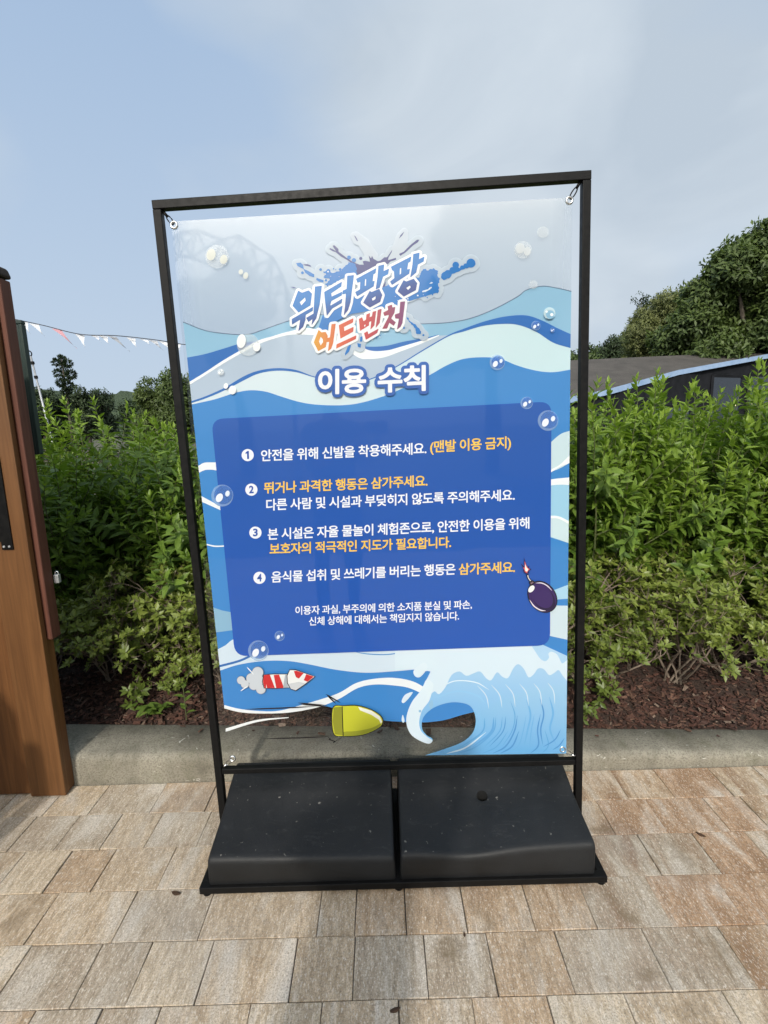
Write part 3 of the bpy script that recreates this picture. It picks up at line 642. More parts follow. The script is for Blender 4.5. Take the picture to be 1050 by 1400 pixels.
def fit_text(V, p0, p1, vscale=1.0, hpx=None):
    """lay text so that its ink runs from p0 to p1 (lower left to lower right of its ink, pixels)"""
    xs_ = [v[0] for v in V]; ys_ = [v[1] for v in V]; xa, xb = min(xs_), max(xs_); yb = min(ys_); k = math.dist(p0, p1) / (xb - xa)
    ux, uy = (p1[0] - p0[0]) / (xb - xa), (p1[1] - p0[1]) / (xb - xa)
    kv_ = (hpx / (max(ys_) - yb)) if hpx else k * vscale
    lean = 0.0
    return [(p0[0] + (x - xa) * ux + (y - yb) * lean, p0[1] + (x - xa) * uy - (y - yb) * kv_) for x, y in V]

# film sheet with the four eyelets
FTL, FTR, FBR, FBL = (234, 303), (783, 270), (774, 1031), (304, 1047)
def bil(u, v, A=FTL, B=FTR, C=FBR, D=FBL):
    return tuple((A[i] * (1 - u) + B[i] * u) * (1 - v) + (D[i] * (1 - u) + C[i] * u) * v for i in (0, 1))
me = bpy.data.meshes.new('clear_film'); cs = [PY(*p, SY) for p in (FTL, FTR, FBR, FBL)]
me.from_pydata([(x - BO.x, y, z - BO.z) for y in (0.0004,) for x, _, z in cs], [], [(0, 3, 2, 1)])
me.update(); link('clear_film', me, 'clear_film', BN)
for (x, z) in ((-0.578, 1.984), (0.555, 2.019), (-0.545, 0.288), (0.589, 0.288)):
    g = MB(); g.torus((x, SY - 0.002, z), (0, 1, 0), 0.0088, 0.0034); g.build('eyelet', 'chrome', BN, smooth=True)

# ---- wave print
WHITE = (240, 244, 244); PALE = (205, 224, 230); LB = (140, 184, 210); MB_ = (72, 142, 205); DB = (50, 110, 182); GREY = (178, 194, 210)
def Lx(y): return 237 + (307 - 237) * (y - 314) / (973 - 314) + 0.5
def Rx(y): return 782 + (774 - 782) * (y - 290) / (1028 - 290) - 0.5
A = Art()
# upper sky part: thin ink that lets the sky through, with glare painted in as white at the head
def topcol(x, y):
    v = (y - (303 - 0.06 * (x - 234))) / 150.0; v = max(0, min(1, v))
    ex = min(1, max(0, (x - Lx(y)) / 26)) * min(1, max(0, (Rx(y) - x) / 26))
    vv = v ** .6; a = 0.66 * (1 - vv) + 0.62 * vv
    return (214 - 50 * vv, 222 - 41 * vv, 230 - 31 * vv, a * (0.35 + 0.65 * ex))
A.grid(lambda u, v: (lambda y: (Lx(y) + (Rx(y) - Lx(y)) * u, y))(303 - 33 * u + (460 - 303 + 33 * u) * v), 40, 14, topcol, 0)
C1 = spl([(250.6, 440.4), (281, 452), (315, 457), (340.6, 457), (358.6, 451.5), (394.6, 439), (430, 430), (470, 436), (520, 445), (576, 443), (610, 441.4), (641, 436), (673, 424), (707, 406), (719, 397), (741, 391.5), (761, 394), (781, 398.6)])
BOT = [(774, 1030), (579, 1032)]
# layered from back to front: each wave runs down to the one before it
base_low = spl([(307, 966), (327, 971), (353, 973), (393, 972), (433, 966), (447, 965), (480, 975), (523, 984), (549, 986), (577, 987), (606, 984), (634, 976), (660, 970)])
def maincol(x, y):
    t = max(0, min(1, (y - 540) / 400)); return tuple(a + (b - a) * t for a, b in zip((66, 136, 200), (60, 136, 206)))
A.poly(C1 + [(Rx(500), 500), (Rx(760), 760), (Rx(930), 930), (700, 930)] + base_low[::-1] + [(Lx(700), 700), (Lx(500), 500)], LB, 1)
A.stroke(C1, 1.0, (84, 104, 128), 2, taper=False, smooth=False)
C2l = spl([(Lx(489), 489), (281, 484), (307, 476.4), (328, 470), (351, 466), (374, 459)])
A.poly(C2l + spl([(374, 462), (351, 469), (333, 478), (307, 493), (281, 510), (Lx(523), 524)]), DB, 2)
A.poly(spl([(490, 472), (504, 474), (527, 473), (553, 467), (581, 462), (600, 457.5)]) + spl([(600, 458.5), (587, 463), (576, 466), (547, 475), (524, 481), (500, 480), (485, 478)]), DB, 2)
# white crest
A.poly(spl([(Lx(522), 522), (281, 509), (307, 492), (333, 477), (351, 466.5), (374, 459.5), (397, 453), (425, 449), (470, 462), (495, 475), (510, 480), (530, 479), (547, 474.5), (576, 466), (600, 458)]) +
       spl([(600, 459.5), (576, 470), (547, 481), (524, 489), (504, 491), (490, 489), (470, 475), (440, 460), (425, 458), (397, 458), (374, 463.5), (351, 472), (333, 481.5), (307, 496.5), (281, 513), (Lx(526), 526)]), WHITE, 4)
# grey band under it
A.poly(spl([(Lx(524), 524), (281, 511.5), (307, 495), (333, 480), (351, 470.5), (374, 462), (397, 457), (425, 457), (440, 459), (470, 474), (490, 488), (504, 490), (524, 488), (547, 480), (576, 469), (600, 459)]) +
       spl([(613, 458.6), (576, 480), (541, 501.4), (504, 519), (470, 524), (430.6, 516), (405, 508), (379, 505), (353, 509), (333, 518), (307, 532), (281, 543), (Lx(549), 549.6)]), GREY, 3)
# dark line / second dark band and pale wave
A.poly(spl([(Lx(548), 548.4), (281, 542), (307, 530.4), (333, 515), (353.4, 507), (379, 503.4), (405, 506), (430.6, 515), (470, 523.5), (504, 518.5), (541, 501), (576, 479.5), (613, 458.2), (633, 450), (661, 440), (690, 433), (718.6, 431.4), (741, 438.6), (761, 448.6), (Rx(457), 457)]) +
       spl([(Rx(476), 476), (755.7, 468.6), (733, 454), (710, 445), (690, 443), (661, 445.7), (633, 453.7), (613, 460), (576, 481.3), (541, 502.6), (504, 520), (470, 525), (430.6, 516.3), (405, 509), (379, 507), (353.6, 511), (333, 520.5), (307, 534), (281, 545), (Lx(551), 551)]), DB, 5)
PW = spl([(Lx(550), 550.5), (281, 544), (307, 533), (333, 519.6), (353.6, 510), (379, 506), (405, 508), (430.6, 515.8), (470, 524.4), (504, 519.5), (541, 502), (576, 480.6), (613, 459.5), (633, 453), (661, 445), (690, 442.2), (710, 444.2), (733, 453), (755.7, 467.6), (Rx(475), 475)])
C4 = spl([(Lx(553), 553), (294, 546), (322.6, 537), (343, 533.7), (363.7, 535.6), (384, 542), (410, 549.7), (435.7, 553.5), (469, 554), (497, 550), (533, 538.6), (561, 525.7), (587, 513), (610, 500), (633, 491), (661, 488.6), (684, 491), (707, 500), (733, 507), (755.7, 509), (Rx(505), 505.5)])
def p1col(x, y): t = max(0, min(1, (x - 300) / 450)); return tuple(a + (b - a) * t for a, b in zip((214, 226, 230), (200, 224, 228)))
A.poly(PW + C4[::-1], p1col, 4)
# main blue field
A.poly(C4 + [(Rx(760), 760), (Rx(935), 935), (720, 940)] + base_low[::-1] + [(Lx(760), 760)], maincol, 6)
# bands beside the panel, left
A.poly(spl([(Lx(636), 637), (280, 632.5), (296, 632)]) + [(330, 633), (330, 643), (296, 643)] + spl([(290, 642), (281, 642.5), (Lx(645), 646)]), WHITE, 7)
A.poly([(Lx(677), 678), (300, 691), (325, 700), (325, 708), (301.4, 697), (Lx(685), 686)], WHITE, 7)
A.stroke([(Lx(744), 744), (295, 746.5), (312, 746)], 1.8, WHITE, 7, taper=False)
A.poly([(Lx(830), 830), (304, 834), (330, 839), (330, 860), (318, 861), (Lx(864), 864)], LB, 7)
A.poly(spl([(Lx(886), 887), (308, 882), (325, 872), (360, 880), (450, 878), (600, 880)]) + [(600, 914)] + spl([(568, 914.5), (540, 917), (500, 919), (460, 915), (420, 907), (393, 903), (361, 903), (327, 908), (Lx(916), 916)]), (212, 228, 238), 7)
A.stroke([(Lx(909), 910), (327, 903), (345, 895)], 3.0, DB, 8, taper=False)
A.stroke([(480, 889), (500, 893), (530, 894), (560, 889), (590, 884)], 1.5, (90, 150, 205), 8)
# white stroke crossing the lower field and closing it
A.poly(spl([(307, 963), (327, 968), (353, 971), (380, 971), (412, 963), (460, 948), (487, 933), (513, 927), (540, 926), (565, 931), (585, 942)]) + spl([(582, 950), (560, 940), (540, 936.5), (513, 935), (489, 940), (463, 955), (433, 966.5), (393, 973.5), (353, 974.5), (327, 972.5), (307, 967.5)]), WHITE, 8)
A.poly(spl([(309, 995), (353, 983), (395, 979.5)]) + spl([(395, 980.5), (353, 986), (309, 999.5)]), WHITE, 8)
# bands beside the panel, right
A.poly(spl([(Rx(589), 589), (765, 594), (748, 609)]) + [(748, 650)] + spl([(753, 645), (765, 640), (Rx(633), 633)]), (202, 224, 228), 7)
A.poly(spl([(748, 649), (753, 642), (765, 635), (Rx(622), 622.5)]) + spl([(Rx(633), 633), (765, 638), (753, 645.5), (748, 650)]), WHITE, 8)
A.poly(spl([(748, 656), (762, 654), (Rx(652), 652.5)]) + [(Rx(663), 663)] + spl([(Rx(663), 663), (764, 662.5), (748, 664)]), WHITE, 8)
A.poly([(748, 664), (764, 662.5), (Rx(663), 663), (Rx(742), 742), (748, 733)], (160, 208, 230), 7)
A.poly(spl([(748, 707), (763, 708), (Rx(714), 714.5)]) + spl([(Rx(742), 742), (763, 737), (748, 732)]), (206, 226, 230), 8)
A.poly(spl([(748, 704.5), (763, 705.5), (Rx(712), 712)]) + spl([(Rx(716), 716), (763, 709), (748, 708)]), WHITE, 9)
A.poly([(752, 808), (Rx(799), 799), (Rx(818), 818), (748, 820)], (172, 214, 235), 7)
A.poly([(748, 827), (Rx(827), 827.5), (Rx(874), 874), (748, 868)], (208, 226, 232), 7)
# the big breaking wave (lower right)
def wavecol(x, y): t = max(0, min(1, (y - 900) / 120)); return tuple(a + (b - a) * t for a, b in zip((176, 213, 239), (112, 180, 231)))
body = spl([(614, 906), (592, 914), (583, 928), (576, 942), (564, 957), (557, 973), (555.5, 987.6), (561, 1002), (573, 1011), (586, 1015.5), (591, 1012), (590, 1008), (583, 1004), (577, 995), (578, 981), (587.6, 970), (602, 962.6), (621, 959), (640, 962.6), (648, 973), (650, 987.6), (645, 1002), (630.5, 1014), (607, 1023), (581, 1031.5)], 5)
A.poly([(590, 884), (614, 895)] + body + [(Rx(1030), 1029), (Rx(900), 896), (740, 880), (660, 872)], wavecol, 9)
# foam head with ragged lower edge and a hanging drip
foam = [(540, 887), (590, 884), (608, 868), (622, 858), (640, 862), (652, 875), (664, 872), (676, 864), (690, 868), (702, 876), (714, 874), (724, 880), (730, 888), (738, 899.5), (745, 903), (750, 898), (749, 893), (753, 890), (760, 893), (764, 899), (768, 906), (Rx(901), 901)]
foam_low = [(Rx(930), 930), (768, 922), (763, 915), (757, 919), (750, 922), (743, 914), (735, 913), (729, 921), (722, 925), (716, 914), (708, 907), (701, 913), (694, 926), (686, 924), (679, 918), (671, 929), (664, 926), (656, 917), (646, 920), (637, 923), (628, 917), (617, 922), (609, 938), (600, 948), (594, 944), (586, 950), (580, 946), (576, 942), (583, 928), (588, 917), (575, 918), (572, 923), (566, 922), (566, 913), (540, 916)]
A.poly(spl(foam, 4) + spl(foam_low, 3), (216, 232, 241), 10)
A.poly(spl([(583, 928), (576, 942), (564, 957), (557, 973), (555.5, 987.6), (561, 1002), (573, 1011), (586, 1015.5), (591, 1011), (583, 1005.5), (575, 997), (573, 985), (577, 970), (586, 958), (590, 946), (592, 934)], 4, True), (222, 236, 243), 11)
A.poly(spl([(586, 962), (590, 955), (592, 962), (589, 968)], 3, True), (150, 195, 225), 12)
A.circle(574, 971, 1.8, (150, 195, 225), 12)
# smaller splashes
for pts in ([(549, 957), (554, 948.5), (564, 945), (560, 952), (552, 960)], [(576, 878), (582, 873), (598, 872), (600, 876), (590, 878), (580, 881)], [(549, 983), (550.5, 976), (553, 984), (551, 987)], [(565, 917), (571, 910), (580, 905), (584, 912), (575, 924), (568, 924)]):
    A.poly(spl(pts, 4, True), (220, 234, 242), 11)
# streaks in the wave
ww = random.Random(5)
for i in range(17):                                                   # the water sweeps up from the foot of the wave and bends back to the left
    t = (i + ww.uniform(-.3, .3)) / 16; x0 = 600 + 150 * t
    pts = [(x0, 1029), (x0 + (655 - x0) * .5 + 55 * t, 1021 - 4 * t), (658 + 92 * t, 1000 - 4 * t), (662 + 92 * t, 980 - 6 * t), (655 + 94 * t, 962 - 10 * t)]
    a0 = ww.randrange(0, 2); A.stroke(pts[a0:a0 + ww.choice((3, 4))], ww.choice((1.4, 2.0, 2.6)), ww.choice(((84, 150, 212), (100, 168, 222), (112, 178, 228), (214, 234, 246))), 10)
for i in range(6):
    t = i / 5; A.stroke([(668 + 90 * t, 968 - 6 * t), (664 + 92 * t, 950 - 6 * t), (652 + 96 * t, 936 - 4 * t)], 1.2, (222, 238, 247), 10, alpha=0.9)
A.stroke([(600, 940), (622, 930), (650, 932), (668, 942)], 1.4, (226, 240, 247), 10)
A.stroke([(596, 953), (625, 944), (652, 950), (664, 962)], 2.2, (150, 203, 238), 10)
A.stroke([(766, 996), (758, 1010), (742, 1020)], 1.6, (84, 150, 212), 10)
A.stroke([(771, 1008), (764, 1018), (755, 1024)], 1.6, (84, 150, 212), 10)
# bubbles
def bubble(x, y, r, ring=0.5):
    A.circle(x, y, r, (176, 206, 238), 20, alpha=0.42 * ring * 2)
    A.circle(x + r * 0.10, y - r * 0.06, r * 0.84, (64, 118, 196), 21, alpha=0.55 * ring * 2)
    A.circle(x - r * 0.26, y + r * 0.20, r * 0.30, (238, 242, 248), 22, ry=r * 0.42, rot=0.5); A.circle(x + r * 0.48, y - r * 0.18, r * 0.20, (230, 238, 248), 22, ry=r * 0.27, rot=0.3)
for b in ((748, 575, 14), (719, 551, 8.5), (679, 496, 10.5), (731.5, 446, 6.5), (754, 452, 3.2), (305, 677, 15), (354, 888, 14), (383, 868, 7)): bubble(*b)
A.circle(750, 429, 8, (205, 224, 228), 20, alpha=0.8); A.circle(751, 431, 5.8, LB, 21); A.circle(753, 431, 2.2, WHITE, 22); A.circle(746, 427, 1.6, WHITE, 22)
for x, y, rx, ry in ((331, 467, 6, 9.5), (352, 475, 5, 6), (319, 533.5, 5, 6), (310, 528, 3, 4)): A.circle(x, y, rx, (236, 238, 236), 22, ry=ry, rot=0.15)
A.circle(340, 472, 15, (226, 232, 232), 20, alpha=0.35)
for x, y, r in ((303, 509, 4.5), ): A.circle(x, y, r, (226, 232, 235), 20, alpha=0.6); A.circle(x - 1.5, y + 1, 1.5, WHITE, 22); A.circle(x + 1.6, y - 2, 1.3, WHITE, 22)
for x, y, rx, ry in ((290, 349.5, 6, 8), (307, 356, 5, 6.3), (330.5, 373, 3, 3.6), (337, 378, 3.4, 4.6), (710, 341, 6, 7), (719.5, 345, 4.5, 6)): A.circle(x, y, rx, (236, 234, 216) if x < 400 else (226, 230, 230), 22, ry=ry, rot=0.2, alpha=0.62)
for x, y, r in ((741, 319, 8), (714, 343, 12), (298, 352, 16), (728, 390, 6)): A.circle(x, y, r, (228, 232, 232), 20, alpha=0.30)
A.build('wave_print', BN)

# ---- logo (letter outlines)
def qa(pts): return [(390 + x / 9.545, 370 + y / 9.545) for x, y in pts]
def qb(pts): return [(480 + x / 8.75, 330 + y / 8.75) for x, y in pts]
def qc(pts): return [(390 + x / 7.5, 310 + y / 7.5) for x, y in pts]
def qd(pts): return [(520 + x / 7.5, 310 + y / 7.5) for x, y in pts]
top_letters = [
    (qa([(175, 275), (225, 300), (310, 270), (350, 310), (330, 460), (180, 550), (105, 465)]), [qa([(265, 350), (275, 400), (215, 468), (190, 420)])]),
    (qa([(95, 640), (365, 485), (360, 530), (270, 582), (265, 650), (235, 740), (180, 790), (205, 640), (98, 705)]), []),
    (qa([(395, 220), (478, 210), (450, 450), (405, 630), (352, 708), (364, 632), (308, 672), (282, 625), (376, 570)]), []),
    (qa([(515, 290), (738, 160), (730, 215), (600, 302), (606, 352), (742, 288), (737, 330), (604, 402), (588, 452), (592, 470), (745, 378), (735, 430), (615, 500), (548, 590), (530, 440)]), []),
    (qa([(815, 80), (895, 72), (850, 420), (820, 520), (770, 582), (785, 480), (798, 305), (750, 314), (757, 272), (806, 250)]), []),
    (qb([(65, 460), (298, 335), (290, 388), (265, 402), (255, 490), (280, 484), (268, 545), (75, 662), (55, 615), (110, 585), (115, 490), (80, 500)]), [qb([(165, 460), (185, 455), (182, 540), (160, 548)])]),
    (qb([(330, 305), (392, 290), (385, 370), (450, 340), (440, 400), (380, 430), (340, 560), (298, 580), (320, 430)]), []),
    (qb([(225, 605), (245, 618), (335, 580), (370, 650), (345, 730), (225, 795), (150, 740)]), [qb([(300, 655), (295, 700), (255, 722), (245, 690)])]),
    (qb([(480, 315), (715, 195), (706, 250), (680, 265), (665, 350), (700, 342), (690, 395), (490, 525), (470, 490), (520, 450), (515, 365), (490, 350)]), [qb([(580, 330), (602, 318), (600, 400), (576, 412)])]),
    (qb([(745, 165), (815, 148), (805, 230), (872, 195), (862, 250), (795, 285), (775, 380), (710, 435), (735, 290)]), []),
    (qb([(628, 478), (660, 492), (745, 460), (785, 510), (770, 590), (630, 665), (560, 605)]), [qb([(705, 530), (715, 560), (680, 595), (652, 565)])]),
]
low_letters = [
    (qa([(440, 785), (475, 815), (530, 810), (555, 860), (530, 1000), (435, 1050), (380, 940)]), [qa([(465, 860), (498, 900), (500, 940), (465, 990), (440, 930)])]),
    (qa([(610, 710), (658, 703), (625, 950), (600, 1020), (565, 1050), (580, 930), (540, 935), (545, 890), (590, 880)]), []),
    (qa([(705, 720), (888, 632), (882, 680), (765, 740), (770, 800), (890, 745), (885, 800), (725, 888)]), []),
    (qa([(675, 970), (925, 855), (920, 895), (670, 1018)]), []),
    (qb([(98, 935), (132, 918), (148, 965), (182, 945), (188, 882), (225, 868), (218, 920), (252, 905), (262, 852), (298, 842), (276, 1010), (235, 1055), (246, 955), (214, 968), (212, 1010), (110, 1072)]), [qb([(155, 1005), (180, 992), (175, 1022), (152, 1035)])]),
    (qb([(322, 830), (362, 818), (340, 980), (298, 1034), (315, 900)]), []),
    (qb([(160, 1105), (195, 1085), (205, 1120), (325, 1055), (310, 1100), (180, 1178)]), []),
    (qb([(440, 785), (485, 768), (490, 800), (525, 795), (515, 860), (475, 930), (530, 975), (508, 1012), (455, 975), (428, 1045), (378, 1048), (450, 910), (455, 882), (400, 895), (388, 860), (445, 830)]), []),
    (qb([(590, 735), (642, 728), (610, 980), (590, 1025), (552, 1055), (575, 930), (530, 925), (525, 885), (580, 865)]), []),
]
def ragged(pts, amp=1.0, n=3, seed=1):
    rg = random.Random(seed); out = []
    for a, b in zip(pts, pts[1:] + pts[:1]):
        L = math.dist(a, b); k = max(1, int(L / 1.6))
        for j in range(k):
            t = j / k; nx, ny = -(b[1] - a[1]) / (L + 1e-6), (b[0] - a[0]) / (L + 1e-6); d = rg.uniform(-amp, amp) if j else 0
            out.append((a[0] + (b[0] - a[0]) * t + nx * d, a[1] + (b[1] - a[1]) * t + ny * d))
    return out
def disc(x, y, r, n=12): return [(x + r * math.cos(t), y + r * math.sin(t)) for t in np.linspace(0, 6.283, n, endpoint=False)]
SB = (20, 114, 188); SD = (48, 54, 120)
splash_blue = [qc([(115, 380), (160, 375), (185, 395), (195, 440), (230, 455), (300, 495), (300, 525), (250, 510), (205, 475), (190, 440), (130, 410)]),
    qc([(325, 530), (395, 555), (395, 578), (350, 570), (320, 550)]),
    ragged(qc([(390, 465), (430, 445), (465, 455), (480, 480), (520, 470), (580, 455), (620, 400), (650, 370), (700, 380), (730, 420), (740, 500), (640, 520), (430, 620), (410, 590), (460, 550), (390, 520), (420, 500)]), 1.3, seed=2),
    ragged(qd([(400, 520), (420, 460), (450, 440), (490, 455), (540, 430), (590, 460), (580, 500), (610, 540), (590, 600), (600, 660), (585, 690), (545, 680), (490, 700), (460, 725), (440, 700), (380, 680), (330, 720), (270, 740), (180, 760), (240, 560)]), 1.1, seed=3),
    ragged(qd([(625, 490), (690, 450), (730, 465), (760, 370), (795, 395), (800, 425), (840, 435), (890, 370), (925, 340), (965, 355), (970, 400), (930, 420), (860, 440), (790, 470), (730, 490), (715, 520), (650, 555), (630, 540)]), 0.9, seed=4),
    ragged(qd([(260, 925), (290, 940), (290, 960), (350, 1000), (400, 1050), (415, 1075), (410, 1105), (365, 1100), (360, 1050), (300, 985)]), 0.6, seed=5),
    qa([(980, 870), (1010, 860), (1005, 930), (975, 930)]), qa([(940, 950), (990, 960), (985, 1010), (950, 1000)]), qa([(815, 1000), (850, 970), (860, 985), (835, 1060), (785, 1110), (780, 1090)]),
    [(442, 439), (470, 412), (490, 402), (520, 395), (560, 378), (592, 385), (600, 400), (560, 412), (548, 422), (530, 420), (515, 424), (480, 430), (455, 442), (440, 450)],
    [(434, 455), (442, 430), (446, 440), (450, 450), (440, 459)]] + [disc(*qc([(x, y)])[0], r / 7.5) for x, y, r in ((180, 478, 15), (365, 445, 14), (655, 322, 20), (705, 350, 22), (565, 445, 15), (500, 560, 14), (420, 555, 12))] + [ragged(disc(*qd([(x, y)])[0], r / 7.5, 20), min(.9, r / 40), seed=int(x)) for x, y, r in ((440, 1115, 10), (240, 1040, 12), (925, 380, 46), (770, 400, 34), (690, 490, 40), (645, 520, 26), (735, 450, 30), (835, 425, 22), (870, 405, 22))]
splash_dark = [qc([(487, 200), (508, 198), (548, 236), (548, 262), (620, 318), (690, 365), (760, 395), (805, 395), (795, 360), (820, 355), (870, 365), (855, 300), (880, 330), (890, 305), (905, 335), (950, 360), (1010, 345), (1050, 310), (1060, 380), (960, 420), (740, 500), (725, 460), (730, 420), (640, 350), (570, 310), (520, 268), (490, 258), (455, 238), (460, 225), (495, 240), (522, 258), (500, 225)]),
    qc([(705, 95), (725, 110), (748, 155), (735, 152)]), qc([(185, 392), (230, 390), (262, 402), (270, 418), (240, 410), (205, 404)]), qc([(55, 622), (90, 622), (120, 635), (90, 634)]),
    disc(*qc([(775, 332)])[0], 2.2), qd([(0, 355), (40, 320), (70, 320), (122, 240), (115, 270), (85, 320), (75, 350), (160, 325), (160, 345), (100, 365), (75, 395), (60, 362)]),
    qd([(190, 285), (240, 262), (300, 200), (340, 168), (375, 140), (398, 140), (385, 165), (330, 202), (260, 268), (205, 305)]), qd([(190, 130), (205, 95), (245, 55), (225, 95)]),
    qd([(15, 630), (60, 560), (45, 620), (100, 745), (85, 740)]), qd([(340, 690), (400, 660), (420, 690), (370, 715)])]
LG = Art()
hv, hf = dilate(segs_of(splash_blue[:9] + splash_blue[11:] + splash_dark[:1] + splash_dark[5:7]), 6.0, 0.9)
LG.tris(hv, hf, (186, 199, 211, 0.85), 12)
hv, hf = dilate(segs_of([splash_dark[1], splash_dark[7]] + [[(487, 322), (494, 333), (506, 352), (512, 350), (500, 332)], [(553, 318), (545, 330), (536, 352), (545, 352), (552, 335)]]), 5.0, 0.9); LG.tris(hv, hf, (196, 206, 217, 0.8), 12)
for p in splash_dark: LG.poly(p, SD, 13)
for p in splash_blue: LG.poly(p, SB, 14)
LG.poly(ragged(qd([(430, 663), (480, 650), (520, 620), (526, 634), (485, 662), (450, 675)]), .4, seed=9), (212, 224, 232), 15)
LG.poly(qd([(500, 590), (520, 572), (540, 580), (520, 590)]), (212, 224, 232), 15)
rg = random.Random(8)
for k in range(46):
    x, y = rg.choice(((rg.uniform(442, 470), rg.uniform(366, 392)), (rg.uniform(436, 452), rg.uniform(440, 456)), (rg.uniform(537, 560), rg.uniform(404, 413)), (rg.uniform(560, 598), rg.uniform(398, 408)), (rg.uniform(500, 530), rg.uniform(455, 468))))
    LG.poly(ragged(disc(x, y, rg.uniform(0.4, 1.3), 7), .3, seed=k), rg.choice((SB, (220, 230, 236))), 16)
wv, wf = dilate(segs_of([o for o, h in top_letters + low_letters]), 3.7, 0.55); LG.tris(wv, wf, (236, 238, 238), 17)
def bluegrad(x, y):
    v = (y + 0.366 * (x - 415) - 398) / 50; v = max(0, min(1, v)); v = max(0, (v - 0.48) / 0.52)
    return tuple(a + (b - a) * v for a, b in zip((18, 116, 188), (40, 66, 138)))
def warm(x, y):
    t = max(0, min(1, (x - 428) / 122)); st_ = [(0, (214, 160, 44)), (0.3, (205, 96, 58)), (0.6, (190, 62, 60)), (1, (122, 56, 108))]
    for (a, ca), (b, cb) in zip(st_, st_[1:]):
        if t <= b: k = (t - a) / (b - a); return tuple(p + (q - p) * k for p, q in zip(ca, cb))
for o, h in top_letters: v1, f1 = dilate(segs_of([o] + h), 0.4, 0.5); LG.tris(v1, f1, bluegrad, 18)
for o, h in low_letters: v1, f1 = dilate(segs_of([o] + h), 0.4, 0.5); LG.tris(v1, f1, warm, 18)
LG.build('logo', BN)

# ---- heading
HD = Art(); tb = {}
for body, p0, p1, hpx in (('이용', (436.5, 539.0), (499.5, 536.5), 32), ('수칙', (517.5, 536.5), (580.5, 533.5), 33)):
    V, Fc, E = text_shape(body, 0.96, 0.0); P = fit_text(V, p0, p1, hpx=hpx)
    sg = np.array([(*P[a], *P[b]) for a, b in E])
    v1, f1 = dilate(sg, 5.6, 0.6); HD.tris(v1, f1, (54, 98, 172), 23)
    v1, f1 = dilate(sg, 1.25, 0.36); HD.tris(v1, f1, (238, 240, 243), 24)
HD.build('heading', BN)

# ---- notice panel with the rules
NP = Art()
def rrect(tl, tr, br, bl, r, n=6):
    out = []; P = [np.array(p, float) for p in (tl, tr, br, bl)]
    for i in range(4):
        p, a, b = P[i], P[i - 1], P[(i + 1) % 4]; da = (a - p) / np.linalg.norm(a - p) * r; db = (b - p) / np.linalg.norm(b - p) * r
        for k in range(n + 1): t = k / n; out.append(tuple((1 - t) ** 2 * (p + da) + 2 * t * (1 - t) * p + t * t * (p + db)))
    return out
def panelcol(x, y): t = max(0, min(1, (y - 560) / 320)); return tuple(a + (b - a) * t for a, b in zip((36, 88, 170), (32, 88, 180)))
NP.poly(rrect((290, 573), (753, 549), (751, 881), (322, 896), 17), panelcol, 17)
npo = NP.build('notice_panel', BN)
WT = (240, 243, 248); OR = (250, 204, 86)
LINES = [('안전을 위해 신발을 착용해주세요.', (358, 630.5), (582.5, 620.5), WT), ('(맨발 이용 금지)', (588, 621.5), (697.5, 615), OR),
         ('뛰거나 과격한 행동은 삼가주세요.', (362, 674.5), (584, 664.5), OR), ('다른 사람 및 시설과 부딪히지 않도록 주의해주세요.', (365, 697.5), (702.5, 683.8), WT),
         ('본 시설은 자율 물놀이 체험존으로, 안전한 이용을 위해', (367, 738), (722.5, 722.5), WT), ('보호자의 적극적인 지도가 필요합니다.', (369.6, 757.5), (616, 748), OR),
         ('음식물 섭취 및 쓰레기를 버리는 행동은', (372, 795.5), (622, 784.5), WT), ('삼가주세요.', (627, 785), (703, 782), OR),
         ('이용자 과실, 부주의에 의한 소지품 분실 및 파손,', (404.5, 840), (644.5, 831.5), WT), ('신체 상해에 대해서는 책임지지 않습니다.', (423, 854), (627, 846.5), WT)]
for i, (body, p0, p1, c_) in enumerate(LINES):
    small = i >= 8
    V, Fc, E = text_shape(body, 0.94, 0.0); P = fit_text(V, p0, p1, vscale=1.02)
    v1, f1 = dilate(np.array([(*P[a], *P[b]) for a, b in E]), 0.22 if small else 0.34, 0.30)
    T = Art(); T.tris(v1, f1, c_, 19); T.build('rule_text', npo)
for num, x, y in ((1, 339.5, 622), (2, 344.5, 669), (3, 350, 727.5), (4, 355.5, 789)):
    T = Art(); T.circle(x, y, 8.3, WT, 18)
    if num == 1:
        T.poly([(x - 2.9, y - 3.4), (x - 0.2, y - 5.6), (x + 1.6, y - 5.6), (x + 1.9, y + 5.2), (x - 0.7, y + 5.3), (x - 0.9, y - 2.6), (x - 2.8, y - 1.4)], (44, 84, 166), 19); T.build('number_dot', npo); continue
    V, Fc, E = text_shape(str(num), 1.0, 0.03); wd = 4.2 if num == 1 else 6.4; P = fit_text(V, (x - wd / 2, y + 5.1), (x + wd / 2, y + 4.9), hpx=10.4); T.tris(P, Fc, (44, 84, 166), 19)
    T.build('number_dot', npo)

